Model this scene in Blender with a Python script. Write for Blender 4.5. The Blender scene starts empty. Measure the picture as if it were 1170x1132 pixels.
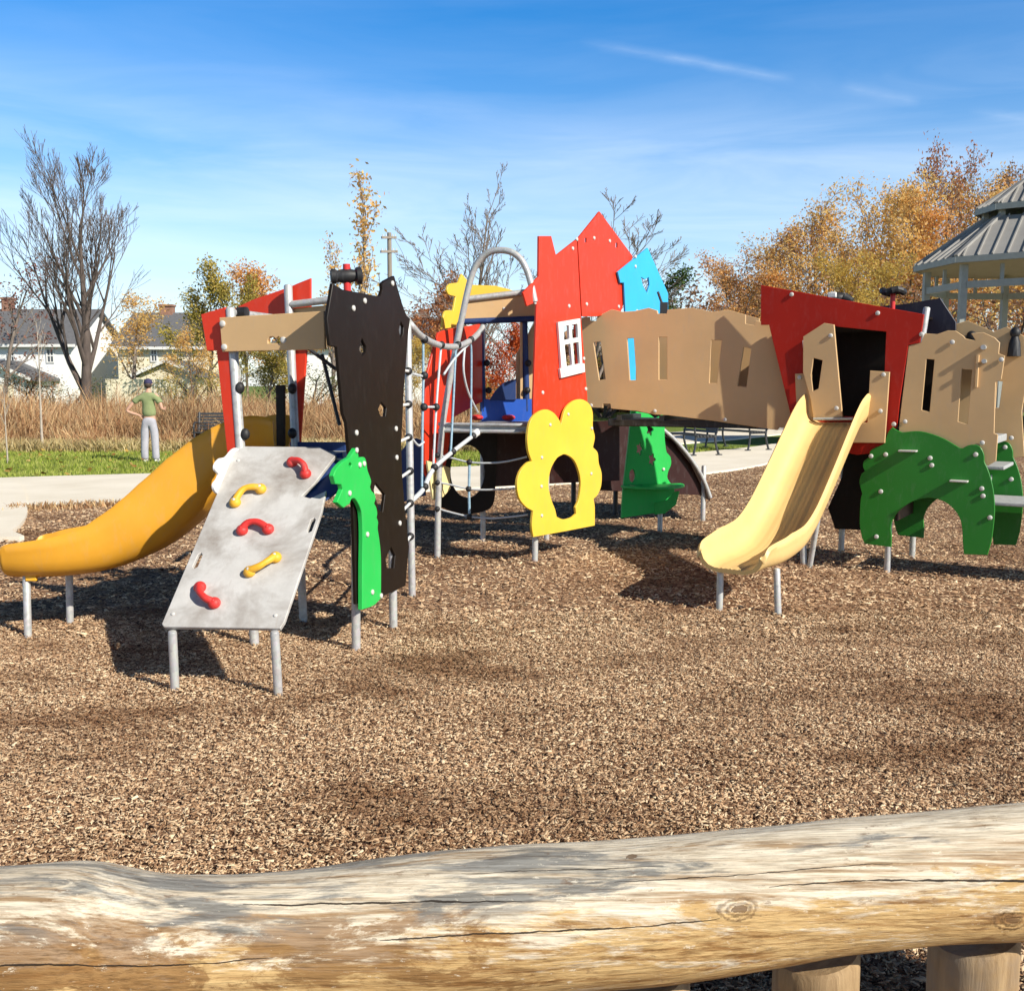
import bpy, math, random
import numpy as np
from mathutils import Vector, Matrix
from mathutils.geometry import tessellate_polygon
R = math.radians
C = bpy.context.scene.collection
scn = bpy.context.scene
random.seed(7)
# ------------------------------------------------------------------ camera
PITCH = math.atan(126 / 1150); FPX = 1150.0; CAM = Vector((0, 0, 1.6))
CP, SP = math.cos(PITCH), math.sin(PITCH)
cd = bpy.data.cameras.new('camera'); cam = bpy.data.objects.new('camera', cd); C.objects.link(cam)
cam.location = CAM; cam.rotation_euler = (R(90) - PITCH, 0, 0)
cd.sensor_fit = 'HORIZONTAL'; cd.sensor_width = 36; cd.lens = 36 * FPX / 1170
cd.clip_start = 0.05; cd.clip_end = 2000; scn.camera = cam

def ray(x, y):
    dx = (x - 585) / FPX; dy = (566 - y) / FPX
    return Vector((dx, CP + dy * SP, -SP + dy * CP))
def ground(x, y, z=0.0):
    r = ray(x, y); return CAM + r * ((z - CAM.z) / r.z)
def at(x, y, Y):
    r = ray(x, y); return CAM + r * (Y / r.y)

class Pl:
    """a plane standing in the scene: origin, two axes and the normal towards the viewer's side"""
    def __init__(s, o, u, v):
        s.O = Vector(o); s.U = Vector(u).normalized(); s.V = Vector(v).normalized()
        s.N = s.U.cross(s.V).normalized()
        if s.N.dot(CAM - s.O) < 0: s.N = -s.N
    def loc(s, x, y):
        r = ray(x, y); t = (s.O - CAM).dot(s.N) / r.dot(s.N)
        p = CAM + r * t - s.O
        a, b = p.dot(s.U), p.dot(s.V); c = s.U.dot(s.V)
        if abs(c) > 1e-6:
            d = 1 - c * c; a, b = (a - c * b) / d, (b - c * a) / d
        return (a, b)
    def w(s, a, b, d=0.0): return s.O + s.U * a + s.V * b + s.N * d
    def px(s, x, y, d=0.0): return s.w(*s.loc(x, y), d)
    def shift(s, vec):
        q = Pl.__new__(Pl); q.O = s.O + Vector(vec); q.U, q.V, q.N = s.U, s.V, s.N; return q
def vpl(p0, p1):
    return Pl((p0[0], p0[1], 0), (p1[0] - p0[0], p1[1] - p0[1], 0), (0, 0, 1))

# ------------------------------------------------------------------ materials
def newmat(name):
    m = bpy.data.materials.new(name); m.use_nodes = True
    nt = m.node_tree; b = nt.nodes['Principled BSDF']; return m, nt, b
def N(nt, typ, **kw):
    n = nt.nodes.new(typ)
    for k, v in kw.items():
        if k in n.inputs and not hasattr(n, k): n.inputs[k].default_value = v
        elif k.startswith('i_'):
            n.inputs[int(k[2:])].default_value = v
        else: setattr(n, k, v)
    return n
def noise(nt, co, scale, detail=4, rough=.55, dist=0):
    n = nt.nodes.new('ShaderNodeTexNoise'); n.inputs['Scale'].default_value = scale
    n.inputs['Detail'].default_value = detail; n.inputs['Roughness'].default_value = rough
    n.inputs['Distortion'].default_value = dist
    if co is not None: nt.links.new(co, n.inputs['Vector'])
    return n.outputs['Fac']
def ramp(nt, fac, stops, interp='LINEAR'):
    n = nt.nodes.new('ShaderNodeValToRGB'); n.color_ramp.interpolation = interp
    e = n.color_ramp.elements
    while len(e) < len(stops): e.new(.5)
    for k, (p, c) in enumerate(stops):
        e[k].position = p; e[k].color = (c, c, c, 1) if isinstance(c, (int, float)) else tuple(c) + (1,)
    nt.links.new(fac, n.inputs['Fac']); return n.outputs['Color']
def mixc(nt, fac, a, b, mode='MIX'):
    n = nt.nodes.new('ShaderNodeMix'); n.data_type = 'RGBA'; n.blend_type = mode
    for sock, v in ((n.inputs[0], fac), (n.inputs[6], a), (n.inputs[7], b)):
        if isinstance(v, bpy.types.NodeSocket): nt.links.new(v, sock)
        elif isinstance(v, (int, float)): sock.default_value = v
        else: sock.default_value = tuple(v) + (1,)
    return n.outputs[2]
def math_(nt, op, a, b=0.0, c=None):
    n = nt.nodes.new('ShaderNodeMath'); n.operation = op
    for i, v in enumerate((a, b, c)):
        if v is None: continue
        if isinstance(v, bpy.types.NodeSocket): nt.links.new(v, n.inputs[i])
        else: n.inputs[i].default_value = v
    return n.outputs[0]
def mapping(nt, co, scale=(1, 1, 1), loc=(0, 0, 0), rot=(0, 0, 0)):
    n = nt.nodes.new('ShaderNodeMapping'); n.inputs['Scale'].default_value = scale
    n.inputs['Location'].default_value = loc; n.inputs['Rotation'].default_value = rot
    nt.links.new(co, n.inputs['Vector']); return n.outputs[0]
def coord(nt): return nt.nodes.new('ShaderNodeTexCoord').outputs['Object']
def bump(nt, b, h, strength, dist=.01):
    n = nt.nodes.new('ShaderNodeBump'); n.inputs['Strength'].default_value = strength
    n.inputs['Distance'].default_value = dist
    nt.links.new(h, n.inputs['Height']); nt.links.new(n.outputs[0], b.inputs['Normal'])
def sc(c, k): return tuple(min(1, x * k) for x in c)

def plastic(name, col, rough=.42, dirt=.25, spec=.4):
    m, nt, b = newmat(name); co = coord(nt)
    big = noise(nt, co, 2.2, 5, .6); fine = noise(nt, co, 60, 3, .6)
    c = mixc(nt, ramp(nt, big, [(.3, 0), (.75, 1)]), sc(col, .9), sc(col, 1.06))
    # scuffs and dust: thin irregular wear
    sn = noise(nt, mapping(nt, co, (9, 9, 3)), 2.5, 8, .72, .4)
    c = mixc(nt, math_(nt, 'MULTIPLY', ramp(nt, sn, [(.52, 0), (.70, 1)]), dirt * 1.7), c, tuple(.55 * x + .14 for x in col))
    nt.links.new(c, b.inputs['Base Color'])
    nt.links.new(ramp(nt, big, [(.2, rough - .06), (.8, rough + .12)]), b.inputs['Roughness'])
    b.inputs['Specular IOR Level'].default_value = spec
    bump(nt, b, fine, .12, .002)
    return m
def steel(name, col=(.44, .45, .425)):
    m, nt, b = newmat(name); co = coord(nt)
    v = nt.nodes.new('ShaderNodeTexVoronoi'); v.inputs['Scale'].default_value = 45; nt.links.new(co, v.inputs['Vector'])
    c = mixc(nt, .35, sc(col, 1), v.outputs['Color'], 'SOFT_LIGHT')
    st = noise(nt, mapping(nt, co, (30, 30, 3)), 1.2, 6, .65)
    c = mixc(nt, math_(nt, 'MULTIPLY', ramp(nt, st, [(.52, 0), (.75, 1)]), .45), c, (.30, .27, .22))
    hs = nt.nodes.new('ShaderNodeHueSaturation'); hs.inputs['Saturation'].default_value = .25
    nt.links.new(c, hs.inputs['Color']); nt.links.new(hs.outputs[0], b.inputs['Base Color'])
    b.inputs['Metallic'].default_value = .25; b.inputs['Roughness'].default_value = .45
    bump(nt, b, noise(nt, co, 120, 2), .08, .002); return m
def leafmat(name, cols, trans=.35):
    m, nt, b = newmat(name); nt.nodes.remove(b)
    g = nt.nodes.new('ShaderNodeNewGeometry')
    c = ramp(nt, g.outputs['Random Per Island'], [(i / max(1, len(cols) - 1), k) for i, k in enumerate(cols)])
    clump = noise(nt, coord(nt), .55, 3)
    c = mixc(nt, 1.0, c, ramp(nt, clump, [(.3, (.78, .80, .76)), (.7, (1.1, 1.08, 1.02))]), 'MULTIPLY')
    d = nt.nodes.new('ShaderNodeBsdfDiffuse'); t = nt.nodes.new('ShaderNodeBsdfTranslucent')
    nt.links.new(c, d.inputs[0]); nt.links.new(c, t.inputs[0])
    mx = nt.nodes.new('ShaderNodeMixShader'); mx.inputs[0].default_value = trans
    nt.links.new(d.outputs[0], mx.inputs[1]); nt.links.new(t.outputs[0], mx.inputs[2])
    nt.links.new(mx.outputs[0], nt.nodes['Material Output'].inputs[0]); return m
def rough(name, a, b_, scale=8, rgh=.85, bmp=.3, bd=.01, stretch=(1, 1, 1)):
    m, nt, b = newmat(name); co = mapping(nt, coord(nt), stretch)
    f = noise(nt, co, scale, 7, .65)
    nt.links.new(mixc(nt, ramp(nt, f, [(.3, 0), (.7, 1)]), a, b_), b.inputs['Base Color'])
    b.inputs['Roughness'].default_value = rgh; bump(nt, b, f, bmp, bd); return m

M = {}
M['red'] = plastic('red_panel_plastic', (.70, .042, .014), .4, .12)
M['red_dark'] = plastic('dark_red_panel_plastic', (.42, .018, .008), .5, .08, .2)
M['tan'] = plastic('tan_panel_plastic', (.62, .41, .205), .5, .18)
M['yellow'] = plastic('yellow_panel_plastic', (.80, .53, .055), .42, .12)
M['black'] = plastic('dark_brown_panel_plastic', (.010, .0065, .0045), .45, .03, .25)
M['green'] = plastic('bright_green_panel_plastic', (.02, .50, .085), .42, .12)
M['forest'] = plastic('forest_green_panel_plastic', (.018, .20, .018), .42, .12)
M['blue'] = plastic('light_blue_panel_plastic', (.035, .42, .82), .42, .1)
M['navy'] = plastic('navy_panel_plastic', (.016, .045, .16), .45, .12)
M['royal'] = plastic('royal_blue_plastic', (.02, .10, .50), .42, .12)
M['white'] = plastic('white_panel_plastic', (.80, .80, .78), .45, .15)
M['cream'] = plastic('cream_panel_plastic', (.80, .68, .34), .45, .2)
M['purple'] = plastic('dark_purple_panel_plastic', (.016, .012, .026), .45, .1)
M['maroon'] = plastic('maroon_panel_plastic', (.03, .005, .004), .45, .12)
M['orange_slide'] = plastic('orange_slide_plastic', (.72, .345, .03), .40, .15)
M['cream_slide'] = plastic('cream_yellow_slide_plastic', (.80, .55, .225), .38, .18)
M['hold_red'] = plastic('red_hold_resin', (.62, .035, .03), .5, .3)
M['hold_yellow'] = plastic('yellow_hold_resin', (.78, .42, .03), .5, .3)
M['rubber'] = plastic('black_rubber', (.018, .018, .02), .5, .2)
M['redpost'] = plastic('red_stem_plastic', (.62, .03, .03), .4, .1)
M['bolt'] = plastic('grey_bolt_cap_plastic', (.58, .57, .54), .4, .2)
M['steel'] = steel('galvanised_steel')
M['deck'] = rough('grey_deck_coating', (.30, .31, .31), (.42, .43, .42), 30, .7, .3)
M['rope'] = rough('steel_core_rope', (.42, .46, .50), (.62, .64, .64), 60, .6, .4, .003)
M['bluerope'] = rough('blue_rope', (.16, .30, .42), (.36, .50, .60), 60, .6, .4, .003)
M['blackmetal'] = rough('black_painted_metal', (.02, .022, .026), (.045, .05, .055), 20, .45, .1)
M['bark'] = rough('grey_brown_bark', (.10, .078, .065), (.24, .195, .165), 3, .9, .6, .05, (3, 3, .6))
M['palebark'] = rough('pale_birch_bark', (.30, .25, .20), (.52, .46, .38), 3, .9, .5, .03, (2, 2, 1))
M['darkbark'] = rough('dark_bark', (.055, .042, .036), (.13, .10, .085), 3, .9, .6, .05, (3, 3, .6))
def rampboard():
    m, nt, b = newmat('scuffed_grey_laminate'); co = coord(nt)
    n1 = noise(nt, co, 2.6, 7, .62, .3); n2 = noise(nt, co, 9, 8, .7)
    c = mixc(nt, ramp(nt, n2, [(.3, 0), (.7, 1)]), (.46, .45, .43), (.57, .56, .54))
    c = mixc(nt, math_(nt, 'MULTIPLY', ramp(nt, n1, [(.44, 0), (.66, 1)]), .9), c, (.215, .18, .15))
    n3 = noise(nt, mapping(nt, co, (14, 3, 3)), 3, 6, .7)
    c = mixc(nt, math_(nt, 'MULTIPLY', ramp(nt, n3, [(.6, 0), (.75, 1)]), .5), c, (.36, .31, .26))
    nt.links.new(c, b.inputs['Base Color']); b.inputs['Roughness'].default_value = .55
    bump(nt, b, n2, .15, .003); return m
M['board'] = rampboard()

# ------------------------------------------------------------------ object helpers
def thing(name, label, cat, loc=(0, 0, 0), group=None):
    o = bpy.data.objects.new(name, None); C.objects.link(o); o.location = loc
    o.empty_display_size = .2
    o['label'] = label; o['category'] = cat
    if group: o['group'] = group
    return o
def tag(o, label=None, cat=None, group=None, kind=None):
    for k, v in (('label', label), ('category', cat), ('group', group), ('kind', kind)):
        if v: o[k] = v
    return o
def rootloc(p):
    v = Vector((0, 0, 0))
    while p is not None: v += p.location; p = p.parent
    return v
def mesh_obj(name, vs, fs, mat, parent=None, smooth=None, angle=40, flat=None):
    me = bpy.data.meshes.new(name); L = rootloc(parent)
    me.from_pydata([tuple(Vector(v) - L) for v in vs], [], fs); me.validate(); me.update()
    if smooth is None: smooth = True
    if smooth:
        me.polygons.foreach_set('use_smooth', [True] * len(me.polygons))
        if flat:
            for i in flat:
                if i < len(me.polygons): me.polygons[i].use_smooth = False
        me.set_sharp_from_angle(angle=R(angle))
    o = bpy.data.objects.new(name, me); C.objects.link(o); me.materials.append(mat); o.parent = parent
    return o

def spline(pts, n=5, closed=True):
    P = [Vector((p[0], p[1])) for p in pts]; K = [len(p) > 2 and p[2] for p in pts]; m = len(P); out = []
    for i in range(m if closed else m - 1):
        a, b = P[i], P[(i + 1) % m]; p0, p3 = P[(i - 1) % m], P[(i + 2) % m]
        if not closed and i == 0: p0 = a
        if not closed and i == m - 2: p3 = b
        t0 = (b - a) if K[i] else (b - p0) * .5
        t1 = (b - a) if K[(i + 1) % m] else (p3 - a) * .5
        if K[i] and K[(i + 1) % m]: out.append(a); continue
        for k in range(n):
            t = k / n; t2, t3 = t * t, t * t * t
            out.append(a * (2 * t3 - 3 * t2 + 1) + t0 * (t3 - 2 * t2 + t) + b * (3 * t2 - 2 * t3) + t1 * (t3 - t2))
    if not closed: out.append(P[-1])
    return [(p.x, p.y) for p in out]
def area(l): return .5 * sum(l[i][0] * l[(i + 1) % len(l)][1] - l[(i + 1) % len(l)][0] * l[i][1] for i in range(len(l)))
def clean(l, eps=.0015):
    o = []
    for p in l:
        if not o or math.hypot(p[0] - o[-1][0], p[1] - o[-1][1]) > eps: o.append(p)
    if math.hypot(o[0][0] - o[-1][0], o[0][1] - o[-1][1]) <= eps: o.pop()
    return o
def inset(l, b):
    out = []; m = len(l)
    for i in range(m):
        p = Vector(l[i]); a = Vector(l[i - 1]); c = Vector(l[(i + 1) % m])
        d0 = (p - a).normalized(); d1 = (c - p).normalized()
        n0 = Vector((-d0.y, d0.x)); n1 = Vector((-d1.y, d1.x)); h = n0 + n1
        if h.length < .2: out.append(tuple(p + n0 * b)); continue
        h.normalize(); k = b / max(.4, h.dot(n0)); out.append(tuple(p + h * k))
    return out
def panel(name, mat, parent, pl, pts, holes=(), th=.022, off=0.0, sm=False, bev=.003, raw=False):
    """a sheet of real thickness cut to an outline standing on plane pl; outline and holes get rounded edges"""
    loops = []
    for k, l in enumerate([pts] + list(holes)):
        q = l if raw else [pl.loc(p[0], p[1]) + tuple(p[2:]) for p in l]
        s = sm if isinstance(sm, bool) else sm[k]
        q = spline(q) if s else [(p[0], p[1]) for p in q]
        q = clean(q); a = area(q)
        if (k == 0 and a < 0) or (k > 0 and a > 0): q = q[::-1]
        loops.append(q)
    ins = [inset(l, bev) for l in loops]
    vs, fs, flat = [], [], []
    d = [off, off - bev, off - th + bev, off - th]; base = []
    for r in range(4):
        base.append(len(vs))
        for l in (ins if r in (0, 3) else loops):
            vs += [pl.w(a, b, d[r]) for a, b in l]
    tri = tessellate_polygon([[Vector((a, b, 0)) for a, b in l] for l in ins])
    flip = pl.U.cross(pl.V).dot(pl.N) < 0
    allp = [p for l in ins for p in l]
    for t in tri:
        a, b, c = (Vector(allp[i]) for i in t)
        if (b - a).cross(c - a) < 0: t = (t[0], t[2], t[1])
        if flip: t = (t[0], t[2], t[1])
        flat += [len(fs), len(fs) + 1]
        fs.append(tuple(t)); fs.append(tuple(base[3] + i for i in t[::-1]))
    o = 0
    for l in loops:
        m = len(l)
        for r in range(3):
            for i in range(m):
                j = (i + 1) % m
                f = (base[r] + o + i, base[r] + o + j, base[r + 1] + o + j, base[r + 1] + o + i)
                fs.append(f if flip else f[::-1])
        o += m
    return mesh_obj(name, vs, fs, mat, parent, flat=flat, angle=35)

def tube_geo(pts, r, seg=10, cap=True):
    pts = [Vector(p) for p in pts]; n = len(pts); vs, fs = [], []
    rr = r if isinstance(r, (list, tuple)) else [r] * n
    t0 = (pts[1] - pts[0]).normalized(); ref = Vector((0, 0, 1)) if abs(t0.z) < .9 else Vector((1, 0, 0))
    side = t0.cross(ref).normalized()
    for i, p in enumerate(pts):
        t = (pts[min(i + 1, n - 1)] - pts[max(i - 1, 0)]).normalized()
        side = (side - t * side.dot(t)).normalized(); up = t.cross(side)
        for k in range(seg):
            a = 2 * math.pi * k / seg; vs.append(p + (side * math.cos(a) + up * math.sin(a)) * rr[i])
        if i:
            b = (i - 1) * seg
            for k in range(seg):
                k2 = (k + 1) % seg; fs.append((b + k, b + k2, b + seg + k2, b + seg + k))
    if cap:
        fs.append(tuple(range(seg))[::-1]); fs.append(tuple((n - 1) * seg + k for k in range(seg)))
    return vs, fs
def curve3(ctrl, n=6):
    P = [Vector(p) for p in ctrl]; out = []
    for i in range(len(P) - 1):
        a, b = P[i], P[i + 1]; p0 = P[max(0, i - 1)]; p3 = P[min(len(P) - 1, i + 2)]
        for k in range(n):
            t = k / n; t2, t3 = t * t, t * t * t
            out.append(a * (2 * t3 - 3 * t2 + 1) + (b - p0) * .5 * (t3 - 2 * t2 + t) + b * (3 * t2 - 2 * t3) + (p3 - a) * .5 * (t3 - t2))
    out.append(P[-1]); return out
def tube(name, pts, r, mat, parent, seg=12, smooth=False, n=6):
    if smooth: pts = curve3(pts, n)
    vs, fs = tube_geo(pts, r, seg); return mesh_obj(name, vs, fs, mat, parent)
def post(name, base, top, mat, parent, r=.027, sink=.06):
    b = Vector(base); t = Vector(top); d = (t - b).normalized()
    pts = [b - Vector((0, 0, sink)), b, t - d * .012, t - d * .004, t]
    vs, fs = tube_geo(pts, [r, r, r, r * .85, r * .5], 14); return mesh_obj(name, vs, fs, mat, parent)
def box_geo(c, u, v, w, a, b, h):
    c, u, v, w = Vector(c), Vector(u).normalized(), Vector(v).normalized(), Vector(w).normalized()
    vs = [c + u * (i * a / 2) + v * (j * b / 2) + w * (k * h / 2) for k in (-1, 1) for j in (-1, 1) for i in (-1, 1)]
    fs = [(0, 2, 3, 1), (4, 5, 7, 6), (0, 1, 5, 4), (2, 6, 7, 3), (0, 4, 6, 2), (1, 3, 7, 5)]
    if u.cross(v).dot(w) < 0: fs = [f[::-1] for f in fs]
    return vs, fs
class MB:
    def __init__(s): s.v, s.f = [], []
    def add(s, g): o = len(s.v); s.v += g[0]; s.f += [tuple(i + o for i in f) for f in g[1]]; return s
    def box(s, c, size, u=(1, 0, 0), v=(0, 1, 0), w=(0, 0, 1)): return s.add(box_geo(c, u, v, w, *size))
    def tube(s, pts, r, seg=10): return s.add(tube_geo(pts, r, seg))
    def build(s, name, mat, parent=None, smooth=True, angle=35): return mesh_obj(name, s.v, s.f, mat, parent, smooth, angle)
def bevel(o, w=.006, seg=2):
    m = o.modifiers.new('bevel', 'BEVEL'); m.width = w; m.segments = seg; m.limit_method = 'ANGLE'; m.angle_limit = R(40); return o
def ball_geo(c, r, u=(1, 0, 0), v=(0, 1, 0), w=(0, 0, 1), nu=12, nv=8):
    c = Vector(c); u, v, w = Vector(u), Vector(v), Vector(w); rx, ry, rz = r if isinstance(r, tuple) else (r, r, r)
    vs = [c - w * rz]; fs = []
    for j in range(1, nv):
        a = math.pi * j / nv
        for i in range(nu):
            b = 2 * math.pi * i / nu
            vs.append(c + u * (rx * math.sin(a) * math.cos(b)) + v * (ry * math.sin(a) * math.sin(b)) - w * (rz * math.cos(a)))
    vs.append(c + w * rz); top = len(vs) - 1
    for i in range(nu):
        fs.append((0, 1 + (i + 1) % nu, 1 + i)); fs.append((top, top - nu + i, top - nu + (i + 1) % nu))
        for j in range(nv - 2):
            a = 1 + j * nu; fs.append((a + i, a + (i + 1) % nu, a + nu + (i + 1) % nu, a + nu + i))
    return vs, fs
# one bolt cap mesh shared by every copy
def _bolt():
    prof = [(.024, 0), (.024, .014), (.021, .022), (.014, .027), (.005, .029)]
    vs, fs = [], []; S = 14
    for r, h in prof:
        for k in range(S):
            a = 2 * math.pi * k / S; vs.append((r * math.cos(a), r * math.sin(a), h))
    for j in range(len(prof) - 1):
        for k in range(S):
            k2 = (k + 1) % S; fs.append((j * S + k, j * S + k2, (j + 1) * S + k2, (j + 1) * S + k))
    fs.append(tuple((len(prof) - 1) * S + k for k in range(S)))
    me = bpy.data.meshes.new('bolt_cap'); me.from_pydata(vs, [], fs)
    me.polygons.foreach_set('use_smooth', [True] * len(fs)); me.materials.append(M['bolt']); return me
BOLT = _bolt()
def bolts(pl, pts, parent, off=0.0, k=1.0, long=1.0):
    L = rootloc(parent); q = Vector((0, 0, 1)).rotation_difference(pl.N)
    for x, y in pts:
        o = bpy.data.objects.new('bolt_cap', BOLT); C.objects.link(o); o.parent = parent
        o.location = pl.px(x, y, off) - L; o.rotation_mode = 'QUATERNION'; o.rotation_quaternion = q
        o.scale = (k * .8, k * .8, k * .45)
def Z(scale, ox, oy, pts):
    """outline read from an enlarged crop, back in photograph pixels"""
    return [(p[0] / scale + ox, p[1] / scale + oy) + tuple(p[2:]) for p in pts]
# =================================================================== LEFT TOWER
FL, FR, BR, BL = (-1.60, 6.12), (-.957, 5.93), (-.785, 6.53), (-1.42, 6.72)
pA_front, pA_cat, pA_back = vpl(FL, FR), vpl(FR, BR), vpl(BL, BR)
uA = pA_front.U; wA = pA_cat.U
tA = thing('play_tower', 'left play tower with tall black cat-eared panel and red and tan beams', 'play tower', (-1.19, 6.32, 0))
# red head-and-leg panel beside the leaning front post
panel('red_panel', M['red'], tA, pA_front, Z(3.773, 180, 300, [(195, 225), (300, 193), (318, 400), (352, 800), (348, 880), (318, 880), (305, 800), (262, 380), (220, 380)]), off=.02)
ft = pA_front.px(263, 351); post('post', (-1.60, 6.12, 0), ft, M['steel'], tA, .029)
pf = Vector((-.928, 5.985, 0)) - pA_cat.N * .022; post('post', pf, pf + wA * .05 + Vector((0, 0, 1.95)), M['steel'], tA, .027)
post('post', (-.785, 6.53, 0), (-.785, 6.53, 1.9), M['steel'], tA, .027)
bt = at(329, 325, 6.74); post('post', (-1.42, 6.72, 0), bt, M['steel'], tA, .028)
# beam panels
bm = panel('beam_panel', M['tan'], tA, pA_front, Z(3.773, 180, 300, [(288, 240), (735, 212), (740, 375), (300, 386)]),
      [Z(5.145, 220, 310, [(468, 408), (480, 388), (500, 386), (515, 398), (530, 386), (550, 396), (552, 424), (470, 426)])], off=.055)
bolts(pA_front, Z(5.145, 220, 310, [(207, 312), (217, 448), (562, 407)]), bm, .055)
b2 = panel('beam_panel', M['tan'], tA, pA_back, [(331, 352), (385, 347), (385, 395), (331, 398)], off=-.03)
tube('top_rail', [pA_back.px(333, 348, .0), pA_back.px(392, 341, .0)], .024, M['steel'], tA)
tube('top_rail', [ft - Vector((0, 0, .03)), at(312, 363, 6.55)], .022, M['steel'], tA)
mbc = MB(); c0 = at(277, 357, 6.2); mbc.tube([c0 - uA * .03, c0 + uA * .03], .034); mbc.build('clamp', M['rubber'], tA)
# back red panel: wide slanting head, narrow leg in the shade
panel('red_panel', M['red'], tA, pA_back, [(258, 354), (283, 342), (326, 327), (335, 323), (350, 317), (350, 352), (345, 405), (338, 508), (331, 508), (331, 420), (330, 366), (262, 366)], off=-.055)
panel('barrier_panel', M['black'], tA, pA_back, [(313, 440), (323, 440), (323, 510), (314, 510)], off=-.02)
panel('barrier_panel', M['navy'], tA, pA_back, [(332, 505), (395, 505), (395, 535), (332, 535)], off=.01)
# cat panel
cat = panel('cat_panel', M['black'], tA, pA_cat, [(375, 324), (386, 331), (427, 338.7), (429.7, 337.8), (432, 331), (431.3, 324.4), (434.7, 321), (445.6, 315.5), (455.7, 350.4),
   (460, 360.5), (464, 364), (461.5, 384), (459, 417.5), (456.5, 449.4), (455.5, 475), (453.7, 503), (455, 544), (457.6, 577.7), (462.7, 623.8), (458.8, 668.7), (443.5, 676.4),
   (402, 690), (398, 560), (391, 483), (387, 473), (381.8, 417.5), (380, 397), (371.8, 394.9), (368.4, 363.8)],
   [Z(5.96, 355, 290, [(318, 575), (345, 630), (346, 668), (320, 697), (298, 650)]), Z(5.96, 355, 290, [(585, 460), (605, 500), (602, 545), (585, 580), (572, 520)]),
    Z(5.96, 355, 290, [(450, 1008), (486, 1050), (480, 1105), (448, 1108), (430, 1060)]), Z(3.9, 355, 470, [(270, 316), (312, 370), (302, 446), (284, 440), (262, 350)]),
    Z(3.9, 355, 470, [(340, 603), (358, 640), (352, 697), (322, 697), (315, 655)])], off=.03)
bolts(pA_cat, Z(3.9, 355, 470, [(182, 95), (360, 77), (363, 205), (377, 497)]) + Z(5.96, 355, 290, [(257, 372), (525, 203), (335, 322)]), cat, .03, .9)
horse = panel('horse_panel', M['green'], tA, pA_cat, Z(3.9, 355, 470, [(155, 163, 1), (165, 190), (166, 212, 1), (178, 203), (195, 205), (203, 228, 1), (207, 258), (218, 288, 1), (224, 310), (219, 335, 1), (226, 352),
   (240, 366), (244, 388), (238, 408, 1), (247, 425), (252, 452), (249, 470, 1), (256, 492), (254, 520), (263, 580), (269, 660), (269, 830, 1), (235, 862), (184, 880, 1), (184, 700), (186, 560), (183, 470), (176, 432),
   (162, 402), (148, 386), (134, 390), (126, 410, 1), (98, 428, 1), (68, 403, 1), (94, 345, 1), (90, 325, 1), (62, 322, 1), (52, 286, 1), (66, 254), (95, 224), (130, 202, 1), (142, 182)]),
   [Z(3.9, 355, 470, [(128, 226), (135, 238), (128, 250), (121, 238)])], th=.03, off=.068, sm=[True, True])
bolts(pA_cat, Z(3.9, 355, 470, [(156, 172), (170, 237), (190, 232), (124, 363), (205, 546), (228, 802), (268, 818)]), horse, .068, .85)
# toy spyglass on the cat's head
sg = pA_cat.px(*Z(5.96, 355, 290, [(308, 150)])[0], -.06)
tube('spyglass_stem', [pA_cat.px(408, 345, -.06), sg + Vector((0, 0, .07))], .022, M['redpost'], tA)
ax = (Vector((1, .25, .06))).normalized(); prof = [(-.095, .030), (-.09, .044), (-.065, .044), (-.055, .034), (-.02, .042), (.02, .042), (.05, .034), (.06, .05), (.085, .052), (.092, .036)]
vs, fs = tube_geo([sg + ax * a for a, r in prof], [r for a, r in prof], 18); mesh_obj('spyglass', vs, fs, M['rubber'], tA)
# deck
d = MB()
def slab(name, corners, z0, z1, mat, parent):
    n = len(corners); vs = [Vector((c[0], c[1], z)) for z in (z0, z1) for c in corners]
    a = area([(c[0], c[1]) for c in corners])
    fs = [tuple(range(n))[::-1], tuple(range(n, 2 * n))] + [(i, (i + 1) % n, n + (i + 1) % n, n + i) for i in range(n)]
    if a < 0: fs = [f[::-1] for f in fs]
    return bevel(mesh_obj(name, vs, fs, mat, parent, False), .008)
slab('deck', [FL, FR, BR, BL], 1.10, 1.17, M['deck'], tA)
# dark bracing rods and ropes inside the tower
for a, b in (((352, 398), (384, 422)), ((368, 405), (388, 486))):
    tube('brace_rod', [at(*a, 6.55), at(*b, 6.5)], .012, M['blackmetal'], tA, 8)
for x, y in ((274, 443), (280, 496)):
    g = MB(); c0 = at(x, y, 6.13); g.add(ball_geo(c0, (.03, .03, .036))); g.build('clamp', M['rubber'], tA)
for x, y in ((334, 444), (334, 495)):
    g = MB(); c0 = at(x, y, 6.7); g.add(ball_geo(c0, (.03, .03, .036))); g.build('clamp', M['rubber'], tA)

# =================================================================== CLIMBING RAMP
P0, P1, P2 = at(186, 716, 5.13), at(322, 718, 5.04), at(330, 511, 6.02)
u = (P1 - P0).normalized(); v = (P2 - P0); v = (v - u * v.dot(u)).normalized()
pR = Pl(P0, u, v)
tR = thing('climbing_ramp', 'sloping grey climbing ramp with five red and yellow holds, scuffed', 'climbing ramp', (-1.49, 5.12, 0))
z3 = lambda pts: Z(3.5375, 170, 500, pts)
brd = panel('ramp_board', M['board'], tR, pR, z3([(52, 752), (345, 60), (385, 34), (690, 37), (757, 70), (712, 128), (668, 186), (618, 235), (652, 244), (716, 214), (698, 300), (548, 742), (530, 770), (62, 764)]),
   [z3([(655, 332), (668, 324), (674, 332), (658, 376), (645, 383), (640, 375)]), z3([(199, 472), (211, 464), (216, 474), (197, 520), (183, 528), (177, 520)])], th=.024)
bolts(pR, z3([(98, 712), (512, 718), (362, 92)]), brd, 0, .55, .5)
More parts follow.
